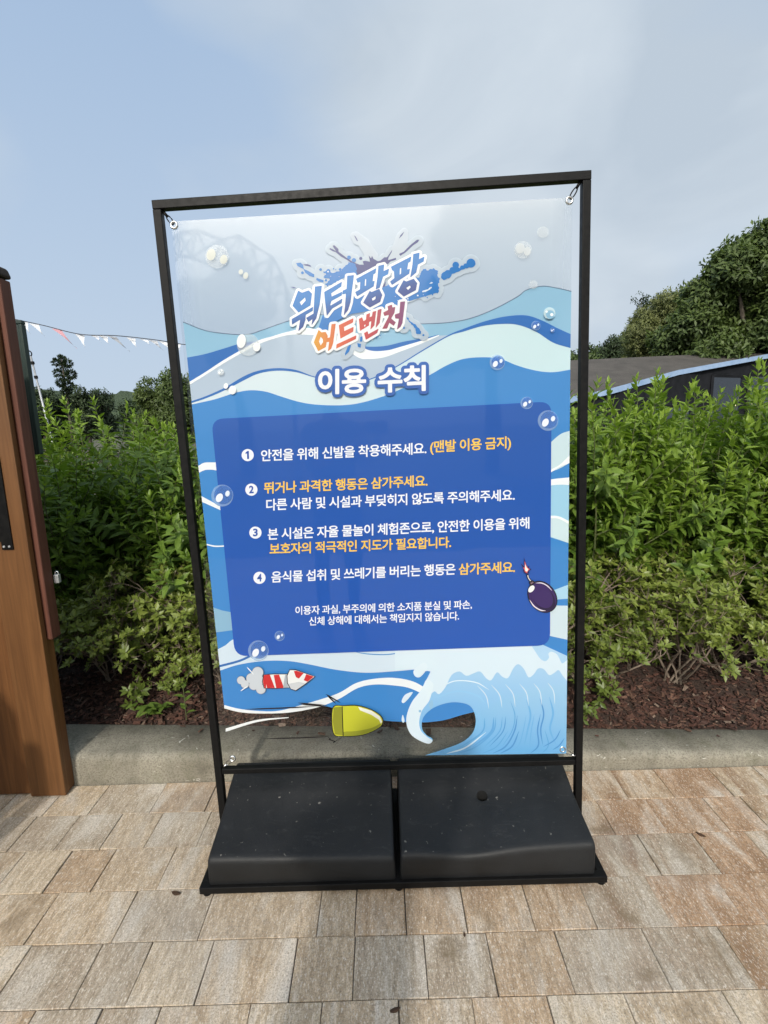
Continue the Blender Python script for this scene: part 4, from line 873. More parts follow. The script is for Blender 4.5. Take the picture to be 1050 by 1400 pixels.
# ---- pictures: a striped rocket, a rounded shell and a bomb with a lit fuse (plain stand-ins)
def q6(pts): return [(260 + x / 3.75, 800 + y / 3.75) for x, y in pts]
BLK = (22, 20, 24)
RK = Art(); grey_ = (205, 212, 220)
for (x, y, r) in ((265, 480, 20), (285, 500, 20), (318, 470, 26), (350, 440, 28), (330, 505, 24), (366, 525, 24), (350, 480, 30)):
    X, Y_ = q6([(x, y)])[0]; RK.circle(X, Y_, (r + 2) / 3.75, (120, 128, 140), 25); RK.circle(X, Y_, r / 3.75, grey_, 26)
for a, b in (((295, 412), (330, 450)), ((262, 535), (300, 508))): RK.stroke(q6([a, ((a[0] + b[0]) / 2, (a[1] + b[1]) / 2), b]), 1.4, WHITE, 27)
bod = q6([(383, 452), (440, 449), (508, 449), (514, 480), (510, 516), (440, 519), (385, 519), (376, 487)])
def grow(pts, d): cx = sum(p[0] for p in pts) / len(pts); cy = sum(p[1] for p in pts) / len(pts); return [(p[0] + d * (p[0] - cx) / math.dist(p, (cx, cy)), p[1] + d * (p[1] - cy) / math.dist(p, (cx, cy))) for p in pts]
cone = q6([(515, 427), (545, 428), (640, 460), (590, 498), (545, 529), (520, 522), (504, 492), (502, 455)])
RK.poly(grow(bod, 1.1), BLK, 27); RK.poly(bod, (238, 240, 240), 28)
for x in (390, 437): RK.poly(q6([(x - 5, 452), (x + 22, 450), (x + 48, 518), (x + 8, 519)]), (204, 42, 46), 29)
RK.poly(q6([(382, 453), (396, 452), (393, 519), (385, 518), (377, 487)]), (204, 42, 46), 29)
RK.poly(q6([(490, 450), (508, 450), (508, 516), (480, 517)]), (176, 182, 190), 29)
RK.poly(grow(cone, 1.2), BLK, 29); RK.poly(cone, (240, 242, 242), 30)
RK.poly(q6([(535, 432), (548, 430), (585, 442), (560, 470), (545, 462)]), (204, 42, 46), 31); RK.poly(q6([(598, 447), (636, 460), (604, 486), (585, 478)]), (204, 42, 46), 31)
RK.poly(q6([(506, 497), (560, 486), (592, 494), (546, 527), (521, 520)]), (206, 210, 214), 31)
RK.build('rocket_picture', BN)
SH = Art()
shell = spl(q6([(738, 616), (790, 611), (860, 611), (930, 632), (975, 662), (986, 690), (968, 720), (900, 752), (840, 762), (785, 763), (742, 756), (730, 690)]), 4, True)
SH.poly(grow(shell, 1.3), BLK, 27); SH.poly(shell, (206, 208, 54), 28)
SH.poly(q6([(738, 618), (782, 613), (786, 761), (744, 754), (732, 690)]), (150, 152, 44), 29)
SH.poly(spl(q6([(788, 742), (850, 738), (930, 722), (975, 700), (966, 720), (900, 750), (840, 761), (788, 761)]), 3, True), (160, 164, 46), 29)
SH.poly(q6([(862, 614), (930, 634), (972, 663), (984, 690), (978, 700), (968, 680), (930, 655), (872, 632)]), (240, 242, 238), 30)
SH.stroke(q6([(781, 612), (783, 690), (786, 762)]), 1.1, BLK, 30, taper=False)
for a, b in (((285, 628), (640, 613)), ((555, 594), (705, 608)), ((380, 778), (715, 767)), ((560, 600), (690, 612)), ((697, 550), (772, 594)), ((700, 551), (748, 598))):
    SH.stroke(q6([a, ((a[0] + b[0]) / 2, (a[1] + b[1]) / 2 + 1), b]), 1.7, BLK, 27)
SH.stroke(q6([(702, 767), (722, 778), (712, 780), (745, 792), (735, 798), (778, 770), (742, 812)]), 1.5, BLK, 27, smooth=False)
SH.build('shell_picture', BN)
def q7(pts): return [(700 + x / 11.67, 740 + y / 11.67) for x, y in pts]
BM = Art(); bx, by = q7([(468, 868)])[0]
BM.circle(bx, by, 23.5, BLK, 27, ry=18.4, rot=math.radians(52), n=40); BM.circle(bx, by, 22.2, (56, 34, 96), 28, ry=17.0, rot=math.radians(52), n=40)
BM.circle(bx + 1.8, by + 2.2, 19.5, (36, 24, 66), 29, ry=13.2, rot=math.radians(52), n=40); BM.circle(bx - .6, by - 1.0, 18.2, (58, 36, 100), 30, ry=12.4, rot=math.radians(52), n=40)
BM.circle(*q7([(292, 742)])[0], 5.4, WHITE, 31, ry=3.4, rot=math.radians(-52)); BM.stroke(q7([(262, 910), (330, 1010), (430, 1075), (520, 1088)]), 1.6, (232, 226, 240), 31); BM.stroke(q7([(360, 650), (450, 648), (540, 690), (620, 770)]), 1.4, (232, 226, 240), 31)
BM.poly(grow(q7([(262, 640), (310, 612), (345, 640), (290, 690)]), 1), BLK, 30); BM.poly(q7([(272, 645), (310, 624), (330, 640), (288, 672)]), (120, 96, 112), 31)
BM.stroke(q7([(228, 510), (245, 570), (290, 625)]), 3.2, BLK, 29, taper=False); BM.stroke(q7([(234, 525), (250, 575), (278, 615)]), 1.2, (226, 226, 230), 30, taper=False)
BM.poly(q7([(175, 240), (215, 360), (235, 390), (262, 370), (255, 410), (295, 432), (255, 455), (260, 490), (225, 505), (180, 490), (160, 450), (175, 430), (120, 335), (178, 385)]), (40, 34, 92), 29)
BM.poly(q7([(185, 300), (215, 375), (235, 408), (268, 430), (238, 455), (222, 492), (190, 470), (178, 430), (160, 405), (188, 400)]), (222, 96, 92), 30)
BM.poly(q7([(195, 345), (215, 400), (245, 432), (222, 470), (195, 455), (188, 425)]), (248, 240, 236), 31)
BM.build('bomb_picture', BN)

# ------------------------------------------------------------------ wooden gate on the left
GT = empty('wooden_gate', (-1.35, 1.79, 0), 'brown wooden gate post and door leaf with black hinge plate at the left edge', 'gate')
g = MB(); g.box((-1.418, 1.772, 0.004), (-1.281, 1.795, 1.90)); g.build('stile', 'gate_wood', GT, bevel=0.003)
g = MB(); g.box((-2.3, 1.786, 0.006), (-1.4205, 1.802, 1.90)); g.build('door_leaf', 'door_wood', GT, bevel=0.003)
g = MB(); g.box((-1.417, 1.7955, 0.004), (-1.2845, 1.838, 1.945)); g.build('post', 'door_wood', GT, bevel=0.003)
g = MB(); g.box((-1.2840, 1.800, 0.64), (-1.262, 1.852, 1.925)); g.build('side_board', 'red_board', GT, bevel=0.004)
g = MB()
for k in range(7):
    a = k / 6 * math.pi / 2
g.add([(-1.43 + 0, 1.768, 1.93), (-1.255, 1.768, 1.93), (-1.255, 1.86, 1.93), (-1.43, 1.86, 1.93), (-1.43, 1.768, 1.968), (-1.268, 1.768, 1.968), (-1.268, 1.86, 1.968), (-1.43, 1.86, 1.968)],
      [(0, 3, 2, 1), (4, 5, 6, 7), (0, 1, 5, 4), (1, 2, 6, 5), (2, 3, 7, 6), (3, 0, 4, 7)])
g.build('post_cap', 'weathered_cap', GT, bevel=0.012, seg=4)
g = MB(); g.box((-1.40, 1.775, 1.968), (-1.282, 1.85, 2.04)); g.build('finial', 'weathered_cap', GT, bevel=0.03, seg=5)
hg = MB(); hg.box((-1.47, 1.7665, 1.03), (-1.355, 1.7715, 1.335)); hg.box((-1.372, 1.7660, 1.00), (-1.332, 1.7718, 1.333)); ho = hg.build('hinge_plate', 'black_steel', GT, bevel=0.0012)
for (x, z) in ((-1.362, 1.012), (-1.343, 1.012), (-1.362, 1.318), (-1.343, 1.318)):
    b = MB(); b.tube([(x, 1.767, z), (x, 1.7625, z)], 0.0042, 10); bo = b.build('screw', 'galvanised', GT, bevel=0.001); bo.parent = ho
LK = empty('padlock', (-1.252, 1.862, 0.85), 'small silver padlock hanging at the side of the wooden gate', 'padlock')
g = MB(); g.box((-1.2615, 1.852, 0.845), (-1.243, 1.868, 0.878)); g.build('lock_body', 'galvanised', LK, bevel=0.002)
g = MB(); g.tube([(-1.2585 + 0.0065 * (1 - math.cos(t)), 1.86, 0.876 + 0.014 * math.sin(t) ** 0.7 if math.sin(t) > 0 else 0.876) for t in np.linspace(0, math.pi, 11)], 0.0022, 6); g.build('shackle', 'chrome', LK, smooth=True)
GP = empty('green_panel', (-1.6, 2.21, 0), 'dark green metal panel standing behind the wooden gate post', 'panel')
g = MB(); g.box((-2.5, 2.2, 1.32), (-1.492, 2.215, 1.858)); g.build('sheet', 'green_panel', GP, bevel=0.002)
g = MB(); g.box((-2.5, 2.195, 1.858), (-1.476, 2.222, 1.874)); g.box((-1.4915, 2.1945, 1.32), (-1.4765, 2.2225, 1.8575)); g.build('edge_trim', 'green_panel', GP, bevel=0.003)
g = MB(); g.box((-1.72, 2.216, 0.0), (-1.66, 2.262, 1.84)); g.build('pole', 'green_panel', GP, bevel=0.003)
# unseen timber panel added on the left to cast shade over the paving corner
FP = empty('shade_panel', (-1.9, 0.9, 0), 'low wooden panel added out of view to shade the paving left of the sign', 'shade panel')
def rake(x): return min(1.35, max(.72, .80 + (-1.50 - x) * 2.0))  # top edge raked so the cast shade ends on a slant
g = MB()
for k in range(6):
    x0 = -2.7 + .19 * k; x1 = x0 + .182; v = [(x, y, z) for z_ in (0, 1) for x, y in ((x0, .88), (x1, .88), (x1, .905), (x0, .905)) for z in ((.03,) if z_ == 0 else (rake(x),))]
    g.add(v, [(0, 3, 2, 1), (4, 5, 6, 7), (0, 1, 5, 4), (1, 2, 6, 5), (2, 3, 7, 6), (3, 0, 4, 7)])
g.build('board', 'gate_wood', FP, bevel=0.003)
g = MB(); g.box((-2.7, 0.9055, 0.2), (-1.55, 0.94, 0.28)); g.build('rail', 'door_wood', FP, bevel=0.003)
g = MB(); g.box((-2.7, 0.9055, 0.62), (-1.55, 0.94, 0.70)); g.build('rail', 'door_wood', FP, bevel=0.003)
g = MB(); g.box((-1.548, 0.87, 0.002), (-1.48, 0.945, .78)); g.build('post', 'door_wood', FP, bevel=0.004)

# ------------------------------------------------------------------ foliage builders
class Leaves:
    """many small folded leaves as one mesh; rgba 'leaf' = (youth, random, 0, 1)"""
    def __init__(s): s.P = []; s.D = []; s.N = []; s.L = []; s.W = []; s.A = []; s.C = []
    def add(s, p, d, n, L, W, arch, youth): s.P.append(tuple(p)); s.D.append(tuple(d)); s.N.append(tuple(n)); s.L.append(L); s.W.append(W); s.A.append(arch); s.C.append(youth)
    def mesh(s, name, kind='lance'):
        P, D, N = np.array(s.P), np.array(s.D), np.array(s.N); L, W, A_ = (np.array(x)[:, None] for x in (s.L, s.W, s.A)); n = len(P)
        D /= np.linalg.norm(D, axis=1)[:, None] + 1e-9; Sd = np.cross(D, N); Sd /= np.linalg.norm(Sd, axis=1)[:, None] + 1e-9; N = np.cross(Sd, D)
        def pt(t, sx, fold): return P + D * L * t + Sd * W * sx / 2 + N * (W * fold * abs(sx) - A_ * L * t * t)
        if kind == 'lance':
            vs = [pt(0.0, 0, 0), pt(0.3, -1, .22), pt(0.3, 0, 0), pt(0.3, 1, .22), pt(0.68, -.72, .22), pt(0.68, 0, 0), pt(0.68, .72, .22), pt(1.0, 0, 0)]
            tri = [(0, 2, 1), (0, 3, 2), (4, 5, 7), (5, 6, 7)]; quad = [(1, 2, 5, 4), (2, 3, 6, 5)]
        else:
            vs = [pt(0.0, 0, 0), pt(0.5, -1, .18), pt(0.55, 0, 0), pt(0.5, 1, .18), pt(1.0, 0, 0)]
            tri = [(0, 2, 1), (0, 3, 2), (1, 2, 4), (2, 3, 4)]; quad = []
        k = len(vs); V = np.stack(vs, 1).reshape(-1, 3); base = np.arange(n)[:, None] * k
        T = (base[:, :, None] + np.array(tri)[None]).reshape(-1); Q = (base[:, :, None] + np.array(quad)[None]).reshape(-1) if quad else np.array([], int)
        me = bpy.data.meshes.new(name); me.vertices.add(len(V)); me.vertices.foreach_set('co', V.astype('f').ravel())
        nt_, nq = len(T) // 3, len(Q) // 4; me.loops.add(len(T) + len(Q)); me.loops.foreach_set('vertex_index', np.concatenate([T, Q]).astype('i'))
        me.polygons.add(nt_ + nq); st_ = np.concatenate([np.arange(nt_) * 3, len(T) + np.arange(nq) * 4]); me.polygons.foreach_set('loop_start', st_.astype('i'))
        me.update(calc_edges=True); me.validate()
        col = np.zeros((n, k, 4), 'f'); col[:, :, 0] = np.array(s.C)[:, None]; col[:, :, 1] = RNG.random(n)[:, None]; col[:, :, 3] = 1
        me.attributes.new('leaf', 'FLOAT_COLOR', 'POINT').data.foreach_set('color', col.ravel())
        me.polygons.foreach_set('use_smooth', [True] * len(me.polygons))
        return me
def basis(d):
    d = Vector(d).normalized(); a = d.orthogonal().normalized(); return d, a, d.cross(a)

# tall leafy shrubs (upright shoots with whorls of lance-shaped leaves)
def shoot(lv, mb, rg, p, d, length, L0, bare=0.15, youth=0.5, rad=0.0035):
    d = Vector(d).normalized(); pts = [Vector(p)]; n = max(5, int(length / 0.027)); ph = rg.uniform(0, 6.28)
    for i in range(n):
        d = (d + Vector((rg.gauss(0, .05), rg.gauss(0, .05), 0.035))).normalized(); pts.append(pts[-1] + d * (length / n))
    mb.tube(pts[::2] + ([pts[-1]] if n % 2 else []), [rad * (1 - 0.7 * i / (len(pts[::2]) - 1 + (n % 2))) for i in range(len(pts[::2]) + (n % 2))], 4, cap=False)
    for i in range(int(n * bare), n + 1):
        t = i / n; dd, a, b = basis(pts[min(i + 1, n)] - pts[max(i - 1, 0)]); ph += 1.57 + rg.gauss(0, .25)
        near = (1 - t) * length                                       # distance to the tip
        for k in range(2 if near > 0.05 else 3):
            an = ph + k * (math.pi if near > 0.05 else 2.09) + rg.gauss(0, .25); out = a * math.cos(an) + b * math.sin(an)
            if rg.random() < 0.07: continue
            op = min(1.0, 0.28 + near / 0.13) * rg.uniform(.85, 1.2)  # tips stay closed, older leaves spread and hang
            ld = out * op + dd * (1.0 - 0.62 * min(1, near / 0.18)) - Vector((0, 0, 1)) * max(0, rg.gauss(.12, .2)) * min(1, near / .2)
            nn = dd * 1.0 + out * -0.3 + Vector((rg.gauss(0, .2), rg.gauss(0, .2), .3))
            s_ = L0 * (0.55 + 0.45 * min(1, near / 0.10)) * rg.uniform(.75, 1.15)
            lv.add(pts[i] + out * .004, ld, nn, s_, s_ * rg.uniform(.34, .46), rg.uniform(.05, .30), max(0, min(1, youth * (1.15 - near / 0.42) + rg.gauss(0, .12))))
def make_shrub(seed, h, spread, nst):
    rg = random.Random(seed); lv = Leaves(); mb = MB()
    for i in range(nst):
        an = rg.uniform(0, 6.28); r = rg.uniform(0, .10); p = Vector((math.cos(an) * r, math.sin(an) * r, 0)); top = h * rg.uniform(.72, 1.03)
        sp_ = spread * math.sqrt(rg.random()); an2 = rg.uniform(0, 6.28); end = Vector((math.cos(an2) * sp_, math.sin(an2) * sp_ * .8, top))
        mid = p.lerp(end, .45) + Vector((math.cos(an2), math.sin(an2), 0)) * sp_ * .12; br = max(.3, top * .62)
        mb.tube([p, p.lerp(mid, .6), mid], [.008, .006, .005], 5, cap=False)
        dd = (end - mid); shoot(lv, mb, rg, mid, dd, dd.length, .080, .02, .95, .0045)
        for j in range(9):
            t = rg.uniform(.12, 1.0); q = p.lerp(mid, t) if j < 5 else mid.lerp(end, rg.uniform(0, .55))
            a2 = rg.uniform(0, 6.28); dr = Vector((math.cos(a2), math.sin(a2), rg.uniform(.25, 1.3)))
            ln = rg.uniform(.16, .38); lowk = q.z / h
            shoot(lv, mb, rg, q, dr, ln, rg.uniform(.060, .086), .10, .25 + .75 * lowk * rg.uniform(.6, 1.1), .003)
    return lv.mesh('foliage'), mb
def dress(name, loc, label, cat, group, leafmesh, mb, leafmat_, stemmat, rz=0):
    t = empty(name, (0, 0, 0), label, cat, group); link('foliage', leafmesh, leafmat_, t); mb.build('stems', stemmat, t)
    t.location = loc; t.rotation_euler.z = rz; return t

protos = []
for i in range(5):
    lm, mb = make_shrub(20 + i, 1.36, (.34, .44, .38, .46, .40)[i], (15, 13, 16, 12, 14)[i]); protos.append((lm, mb))
shr = []; prt = []
spots = []
rs = random.Random(4)
for r_, (yy, x0, x1, dx) in enumerate(((2.72, -2.35, 2.75, .37), (3.08, -2.6, 3.1, .41), (3.5, -2.9, 3.5, .5))):
    x = x0
    while x < x1: spots.append((x + rs.uniform(-.06, .06), yy + rs.uniform(-.07, .07), r_)); x += dx
DESC = ['lowest', 'low', 'middling', 'tall', 'tallest']
def near_word(x, y):
    rowd = {0: 'front row', 1: 'middle row', 2: 'back row'}
    if x < -1.3: s_ = 'beside the wooden gate'
    elif x < -0.66: s_ = 'between gate and sign'
    elif x < 0.62: s_ = 'behind the sign banner'
    elif x < 1.2: s_ = 'just right of the sign'
    elif x < 2.0: s_ = 'before the dark building'
    else: s_ = 'at the right picture edge'
    return s_
ORD = ['first', 'second', 'third', 'fourth', 'fifth', 'sixth', 'seventh', 'eighth', 'ninth', 'tenth', 'eleventh', 'twelfth', 'thirteenth', 'fourteenth', 'fifteenth', 'sixteenth']
rowcount = {}
first_use = {}
for x, y, r_ in spots:
    rowcount[r_] = rowcount.get(r_, 0) + 1
    k = rs.randrange(5)
    lab = 'tall green hedge shrub, %s from left in its %s, %s' % (ORD[rowcount[r_] - 1], ('front row', 'middle row', 'back row')[r_], near_word(x, y))
    if k not in first_use:
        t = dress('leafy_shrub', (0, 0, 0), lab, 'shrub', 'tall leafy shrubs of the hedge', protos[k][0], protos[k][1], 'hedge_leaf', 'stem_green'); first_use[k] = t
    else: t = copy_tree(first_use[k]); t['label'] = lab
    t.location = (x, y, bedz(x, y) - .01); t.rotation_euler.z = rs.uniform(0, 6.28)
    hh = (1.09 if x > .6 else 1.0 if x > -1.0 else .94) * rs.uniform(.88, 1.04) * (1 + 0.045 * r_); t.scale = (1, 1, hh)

# low azaleas in front
def make_azalea(seed, h, rad, dens, bare):
    rg = random.Random(seed); lv = Leaves(); mb = MB()
    def grow_(p, d, ln, depth, r):
        d = Vector(d).normalized(); q = p; pts = [p]
        for i in range(3): d = (d + Vector((rg.gauss(0, .22), rg.gauss(0, .22), rg.gauss(.08, .12)))).normalized(); q = q + d * ln / 3; pts.append(q)
        mb.tube(pts, [r, r * .9, r * .8, r * .7], 5, cap=False)
        if depth == 0 or q.z > h * .98:
            rosette(q, d)
            return
        for k in range(rg.choice((2, 3, 3))):
            a = rg.uniform(0, 6.28); dd, u, v = basis(d); grow_(q, d + (u * math.cos(a) + v * math.sin(a)) * rg.uniform(.5, .95), ln * rg.uniform(.62, .85), depth - 1, r * .68)
        if depth <= 2 and rg.random() < dens: rosette(q, d)
    def rosette(q, d):
        dd, u, v = basis(d + Vector((0, 0, .5))); n_ = rg.choice((5, 6, 7, 8)); ph = rg.uniform(0, 6.28)
        for k in range(n_):
            a = ph + k * 2.4; out = u * math.cos(a) + v * math.sin(a); L = rg.uniform(.020, .036)
            lv.add(q - dd * rg.uniform(0, .018), out + dd * rg.uniform(.2, .9), dd - out * .3, L, L * rg.uniform(.40, .52), rg.uniform(0, .15), max(0, min(1, (.2 + .75 * (q.z / h)) * rg.uniform(.5, 1.1))))
    for i in range(7):
        a = i * .9 + rg.uniform(-.3, .3); grow_(Vector((rg.gauss(0, .02), rg.gauss(0, .02), 0)), Vector((math.cos(a) * rad / h * rg.uniform(.3, 1.1), math.sin(a) * rad / h * rg.uniform(.3, 1.1), .8)), h * rg.uniform(.34, .46), 4, .006)
    return lv.mesh('foliage', 'oval'), mb
az = [make_azalea(50 + i, (.40, .46, .36, .43)[i], .34, .9, .2) for i in range(4)]
azfirst = {}; cnt = 0
ra = random.Random(12)
aspots = [(-1.40, 2.40, .95), (-1.12, 2.45, .92), (-.84, 2.38, .92), (-.60, 2.42, 1.0), (-.2, 2.5, .9), (.2, 2.5, .9), (.55, 2.48, .95), (.80, 2.36, .98), (1.12, 2.38, 1.0), (1.42, 2.36, 1.05), (1.72, 2.40, 1.05), (2.05, 2.42, 1.05), (2.4, 2.42, 1.0), (-1.75, 2.5, .9),
          (.72, 2.62, 1.32), (1.05, 2.60, 1.35), (1.38, 2.58, 1.4), (1.75, 2.62, 1.4), (2.15, 2.64, 1.4), (-1.28, 2.58, 1.25), (-.92, 2.60, 1.25)]
for i, (x, y, sc_) in enumerate(aspots):
    k = i % 4
    rowtxt = 'front' if i < 14 else 'second'
    lab = 'low %s azalea bush, %s, %s from left in %s' % (('rounded', 'spreading', 'squat', 'open')[k], near_word(x, y), ORD[sorted(range(14) if i < 14 else range(14, 21), key=lambda q: aspots[q][0]).index(i)], 'kerb row' if i < 14 else 'rear row')
    if k not in azfirst: t = dress('azalea_bush', (0, 0, 0), lab, 'bush', 'low azalea bushes along the kerb', az[k][0], az[k][1], 'azalea_leaf', 'twig'); azfirst[k] = t
    else: t = copy_tree(azfirst[k]); t['label'] = lab
    t.location = (x, y, bedz(x, y) - .005); t.rotation_euler.z = ra.uniform(0, 6.28); t.scale = (sc_, sc_, sc_ * ra.uniform(.92, 1.08))

# weed by the kerb and fallen leaves
lv = Leaves(); mb = MB(); rg = random.Random(2)
for (ox, oy, n_, L) in ((0, 0, 9, .062), (.07, .01, 8, .05), (-.06, .02, 6, .045), (.03, -.03, 6, .05)):
    for k in range(n_):
        a = k * 2.4 + ox * 9; lv.add((ox, oy, .03 + .012 * (k % 3)), (math.cos(a), math.sin(a), rg.uniform(-.1, .4)), (0, 0, 1), L * rg.uniform(.7, 1.1), L * .5, .2, rg.uniform(.3, .9))
    mb.tube([(ox, oy, .03), (ox, oy, .055)], .002, 5) if (ox, oy) == (0, 0) else None
mb = MB(); mb.tube([(0, 0, -.01), (0, 0, .055)], .003, 5)
t = dress('weed', (0, 0, 0), 'small broad-leaved green weed on the mulch at the kerb, left of the sign', 'weed', None, lv.mesh('foliage', 'lance'), mb, 'weed_leaf', 'stem_green'); p = PG(198, 982, .14); t.location = (p[0], p[1] + .02, kz(p[0]) + .01)
lv = Leaves(); mb = MB()
for k in range(7): a = k * 2.4; lv.add((0, 0, .03 + .02 * k), (math.cos(a), math.sin(a), .5), (0, 0, 1), .05, .024, .15, .7)
mb.tube([(0, 0, 0), (0, 0, .17)], .002, 5)
t = dress('weed', (0, 0, 0), 'upright seedling in the mulch beside the left sign post', 'weed', None, lv.mesh('foliage', 'lance'), mb, 'weed_leaf', 'stem_green'); p = PG(251, 985, .14); t.location = (p[0], p[1] + .03, kz(p[0]) + .005)
for i, (px, py, s_, lab) in enumerate(((540, 1382, .011, 'tiny dark dead leaf on the paver at the bottom centre'), (635, 1279, .006, 'speck of dead leaf on a paver joint before the dented weight'), (241, 1222, .013, 'thin dark dead leaf lying on a paver left of the stand'), (455, 1213, .004, 'dry brown leaf crumb by the front bar of the stand'), (958, 1142, .012, 'curled dry leaf on the rusty pavers right of the stand'))):
    p = PG(px, py); me = bpy.data.meshes.new('fallen_leaf'); n_ = 9
    ou = [(s_ * math.cos(t) * (1 + .3 * math.cos(2 * t)), s_ * .55 * math.sin(t), .0025 + .0015 * math.cos(2 * t)) for t in np.linspace(0, 6.283, n_, endpoint=False)]
    me.from_pydata([(x, y, z) for x, y, z in ou] + [(x, y, z - .0012) for x, y, z in ou], [], [tuple(range(n_)), tuple(range(2 * n_ - 1, n_ - 1, -1))] + [(k, k + n_, (k + 1) % n_ + n_, (k + 1) % n_) for k in range(n_)])
    o = link('fallen_leaf', me, 'dead_leaf', None, (p[0], p[1], .001)); o.rotation_euler.z = i * 1.3 + .3; tag(o, lab, 'leaf', 'dead leaves on the pavers')

# ------------------------------------------------------------------ background trees
def make_tree(name, loc, label, clumps, trunk_h, leaf, n_per, mat, seed, trunk_r=.16, group=None, droop=.1, kind='lance', compound=5):
    rg = random.Random(seed); t = empty(name, (0, 0, 0), label, 'tree', group); lv = Leaves(); mb = MB()
    cx = sum(c[0] for c in clumps) / len(clumps); cz = max(c[2] for c in clumps)
    mb.tube([(0, 0, -.3), (.03 * trunk_h, 0, trunk_h * .5), (cx * .3, 0, trunk_h), (cx * .7, 0, cz * .92)], [trunk_r, trunk_r * .8, trunk_r * .6, trunk_r * .15], 8)
    for (x, y, z, rx, ry, rz_) in clumps:
        st = Vector((cx * .3, 0, min(trunk_h, z))); e = Vector((x, y, z)); mb.tube([st, st.lerp(e, .5) + Vector((0, 0, .1 * rz_)), e], [trunk_r * .4, trunk_r * .25, trunk_r * .06], 5)
        n_ = int(n_per * 2.6 * (rx * ry * rz_) ** (2 / 3))
        for i in range(n_):
            v = Vector((rg.gauss(0, 1), rg.gauss(0, 1), rg.gauss(0, 1))).normalized(); rr_ = rg.random() ** .38 * rg.choice((1, 1, 1, 1.12)); lump = 1 + .16 * math.sin(5 * v.x + seed) * math.cos(4 * v.z + 3 * v.y)
            p = Vector((x + v.x * rx * rr_ * lump, y + v.y * ry * rr_ * lump, z + v.z * rz_ * rr_ * lump))
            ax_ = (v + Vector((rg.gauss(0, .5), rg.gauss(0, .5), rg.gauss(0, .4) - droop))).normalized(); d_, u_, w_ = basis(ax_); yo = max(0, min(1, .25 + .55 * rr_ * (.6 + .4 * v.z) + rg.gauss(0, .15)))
            for k in range(compound):
                a = k * 2.4 + i; out = u_ * math.cos(a) + w_ * math.sin(a)
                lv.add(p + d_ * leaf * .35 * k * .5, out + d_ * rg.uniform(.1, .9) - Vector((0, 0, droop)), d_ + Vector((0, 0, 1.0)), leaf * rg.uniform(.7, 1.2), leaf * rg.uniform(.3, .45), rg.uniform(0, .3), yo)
    link('crown', lv.mesh('crown', 'oval'), mat, t); mb.build('trunk', 'bark', t, smooth=True); t.location = loc; return t
def cl(seed, n_, cx, cz, rx, rz_, r, ry=None):
    rg = random.Random(seed); out = []
    for i in range(n_):
        a = rg.uniform(0, 6.28); q = math.sqrt(rg.random()); e = rg.uniform(-1, 1)
        out.append((cx + math.cos(a) * q * rx, rg.uniform(-1, 1) * (ry or rx) * .8, cz + e * rz_ * math.sqrt(max(.1, 1 - q * q * .8)), r * rg.uniform(.7, 1.2), r * rg.uniform(.7, 1.2), r * rg.uniform(.55, .9)))
    return out
def at(px, py, Y): return Vector(PY(px, py, Y))
# behind the viewer: a spreading tree and a steel lattice frame, mirrored in the film's upper part
cls = cl(140, 30, 0, 6.2, 1.25, .95, .5) + cl(141, 26, 0, 4.2, 1.6, 1.2, .6)
make_tree('broadleaf_tree', (3.1, -11.5, 0), 'spreading tree across the plaza, mirrored in the upper right of the banner', cls, 3.6, .17, 420, 'tree_leaf', 90, .25, None, .2)
TS = empty('lattice_frame', (-4.6, -11.5, 0), 'irregular steel lattice frame across the plaza, mirrored in the upper left of the banner', 'lattice frame')
UP = [(225, 330), (245, 316), (268, 311), (300, 327), (331, 322), (352, 337), (374, 350), (386, 374), (392, 400)]; LO = [(222, 372), (243, 350), (262, 352), (292, 362), (322, 358), (340, 374), (356, 388), (364, 402), (368, 425)]
def mir(p): q = PY(p[0], p[1], 14.64); return Vector((q[0], 2 * SY - 14.64, q[2]))
pa = [mir(p) for p in UP]; pb = [mir(p) for p in LO]; NA = len(UP) - 1
for nm, pts in (('upper_chord', pa), ('lower_chord', pb)): g = MB(); g.tube(pts, .055, 6); g.build(nm, 'galvanised', TS)
for i in range(NA):
    for p_, q_ in ((pa[i], pb[i]), (pb[i], pa[i + 1]), (pa[i], pb[i + 1])): g = MB(); g.tube([p_, q_], .036, 5); g.build('brace', 'galvanised', TS)
for q_ in (pa[0], pa[-1]): g = MB(); g.tube([q_, (q_.x, q_.y, -.05)], .09, 8); g.build('column', 'galvanised', TS)
make_tree('broadleaf_tree', (-4.4, -13.5, 0), 'tree behind the lattice frame across the plaza, mirrored at the banner upper left', cl(150, 30, -.35, 4.8, 1.3, 1.5, .5), 3.0, .17, 420, 'tree_leaf', 93, .25, None, .2)
# right: big broadleaf tree, its crown stepping down to the left
X0 = at(1045, 400, 17).x
cls = []
for i, (px, py, r) in enumerate(((1050, 335, .8), (1015, 352, .75), (1080, 330, .9), (985, 375, .75), (965, 405, .7), (1020, 400, .95), (1060, 390, 1.0), (950, 440, .7), (1000, 445, .95), (1045, 450, 1.0), (980, 470, .8), (935, 462, .6), (1090, 440, 1.1), (1110, 370, 1.1), (1030, 490, .9), (960, 490, .7))):
    q = at(px, py, 17); cls.append((q.x - X0, (i % 3 - 1) * .7, q.z, r, r, r * .78))
make_tree('broadleaf_tree', (X0, 17, 0), 'large dark green broadleaf tree towering over the roof at the right edge', cls, 2.5, .21, 480, 'tree_leaf', 3, .3, None, .3)
X1 = at(900, 440, 21).x; cls = []
for i, (px, py, r) in enumerate(((905, 425, .75), (885, 440, .7), (925, 430, .7), (870, 462, .7), (900, 460, .9), (930, 465, .8), (945, 480, .8), (880, 485, .8), (915, 490, .8))):
    q = at(px, py, 21); cls.append((q.x - X1, (i % 3 - 1) * .6, q.z, r, r, r * .85))
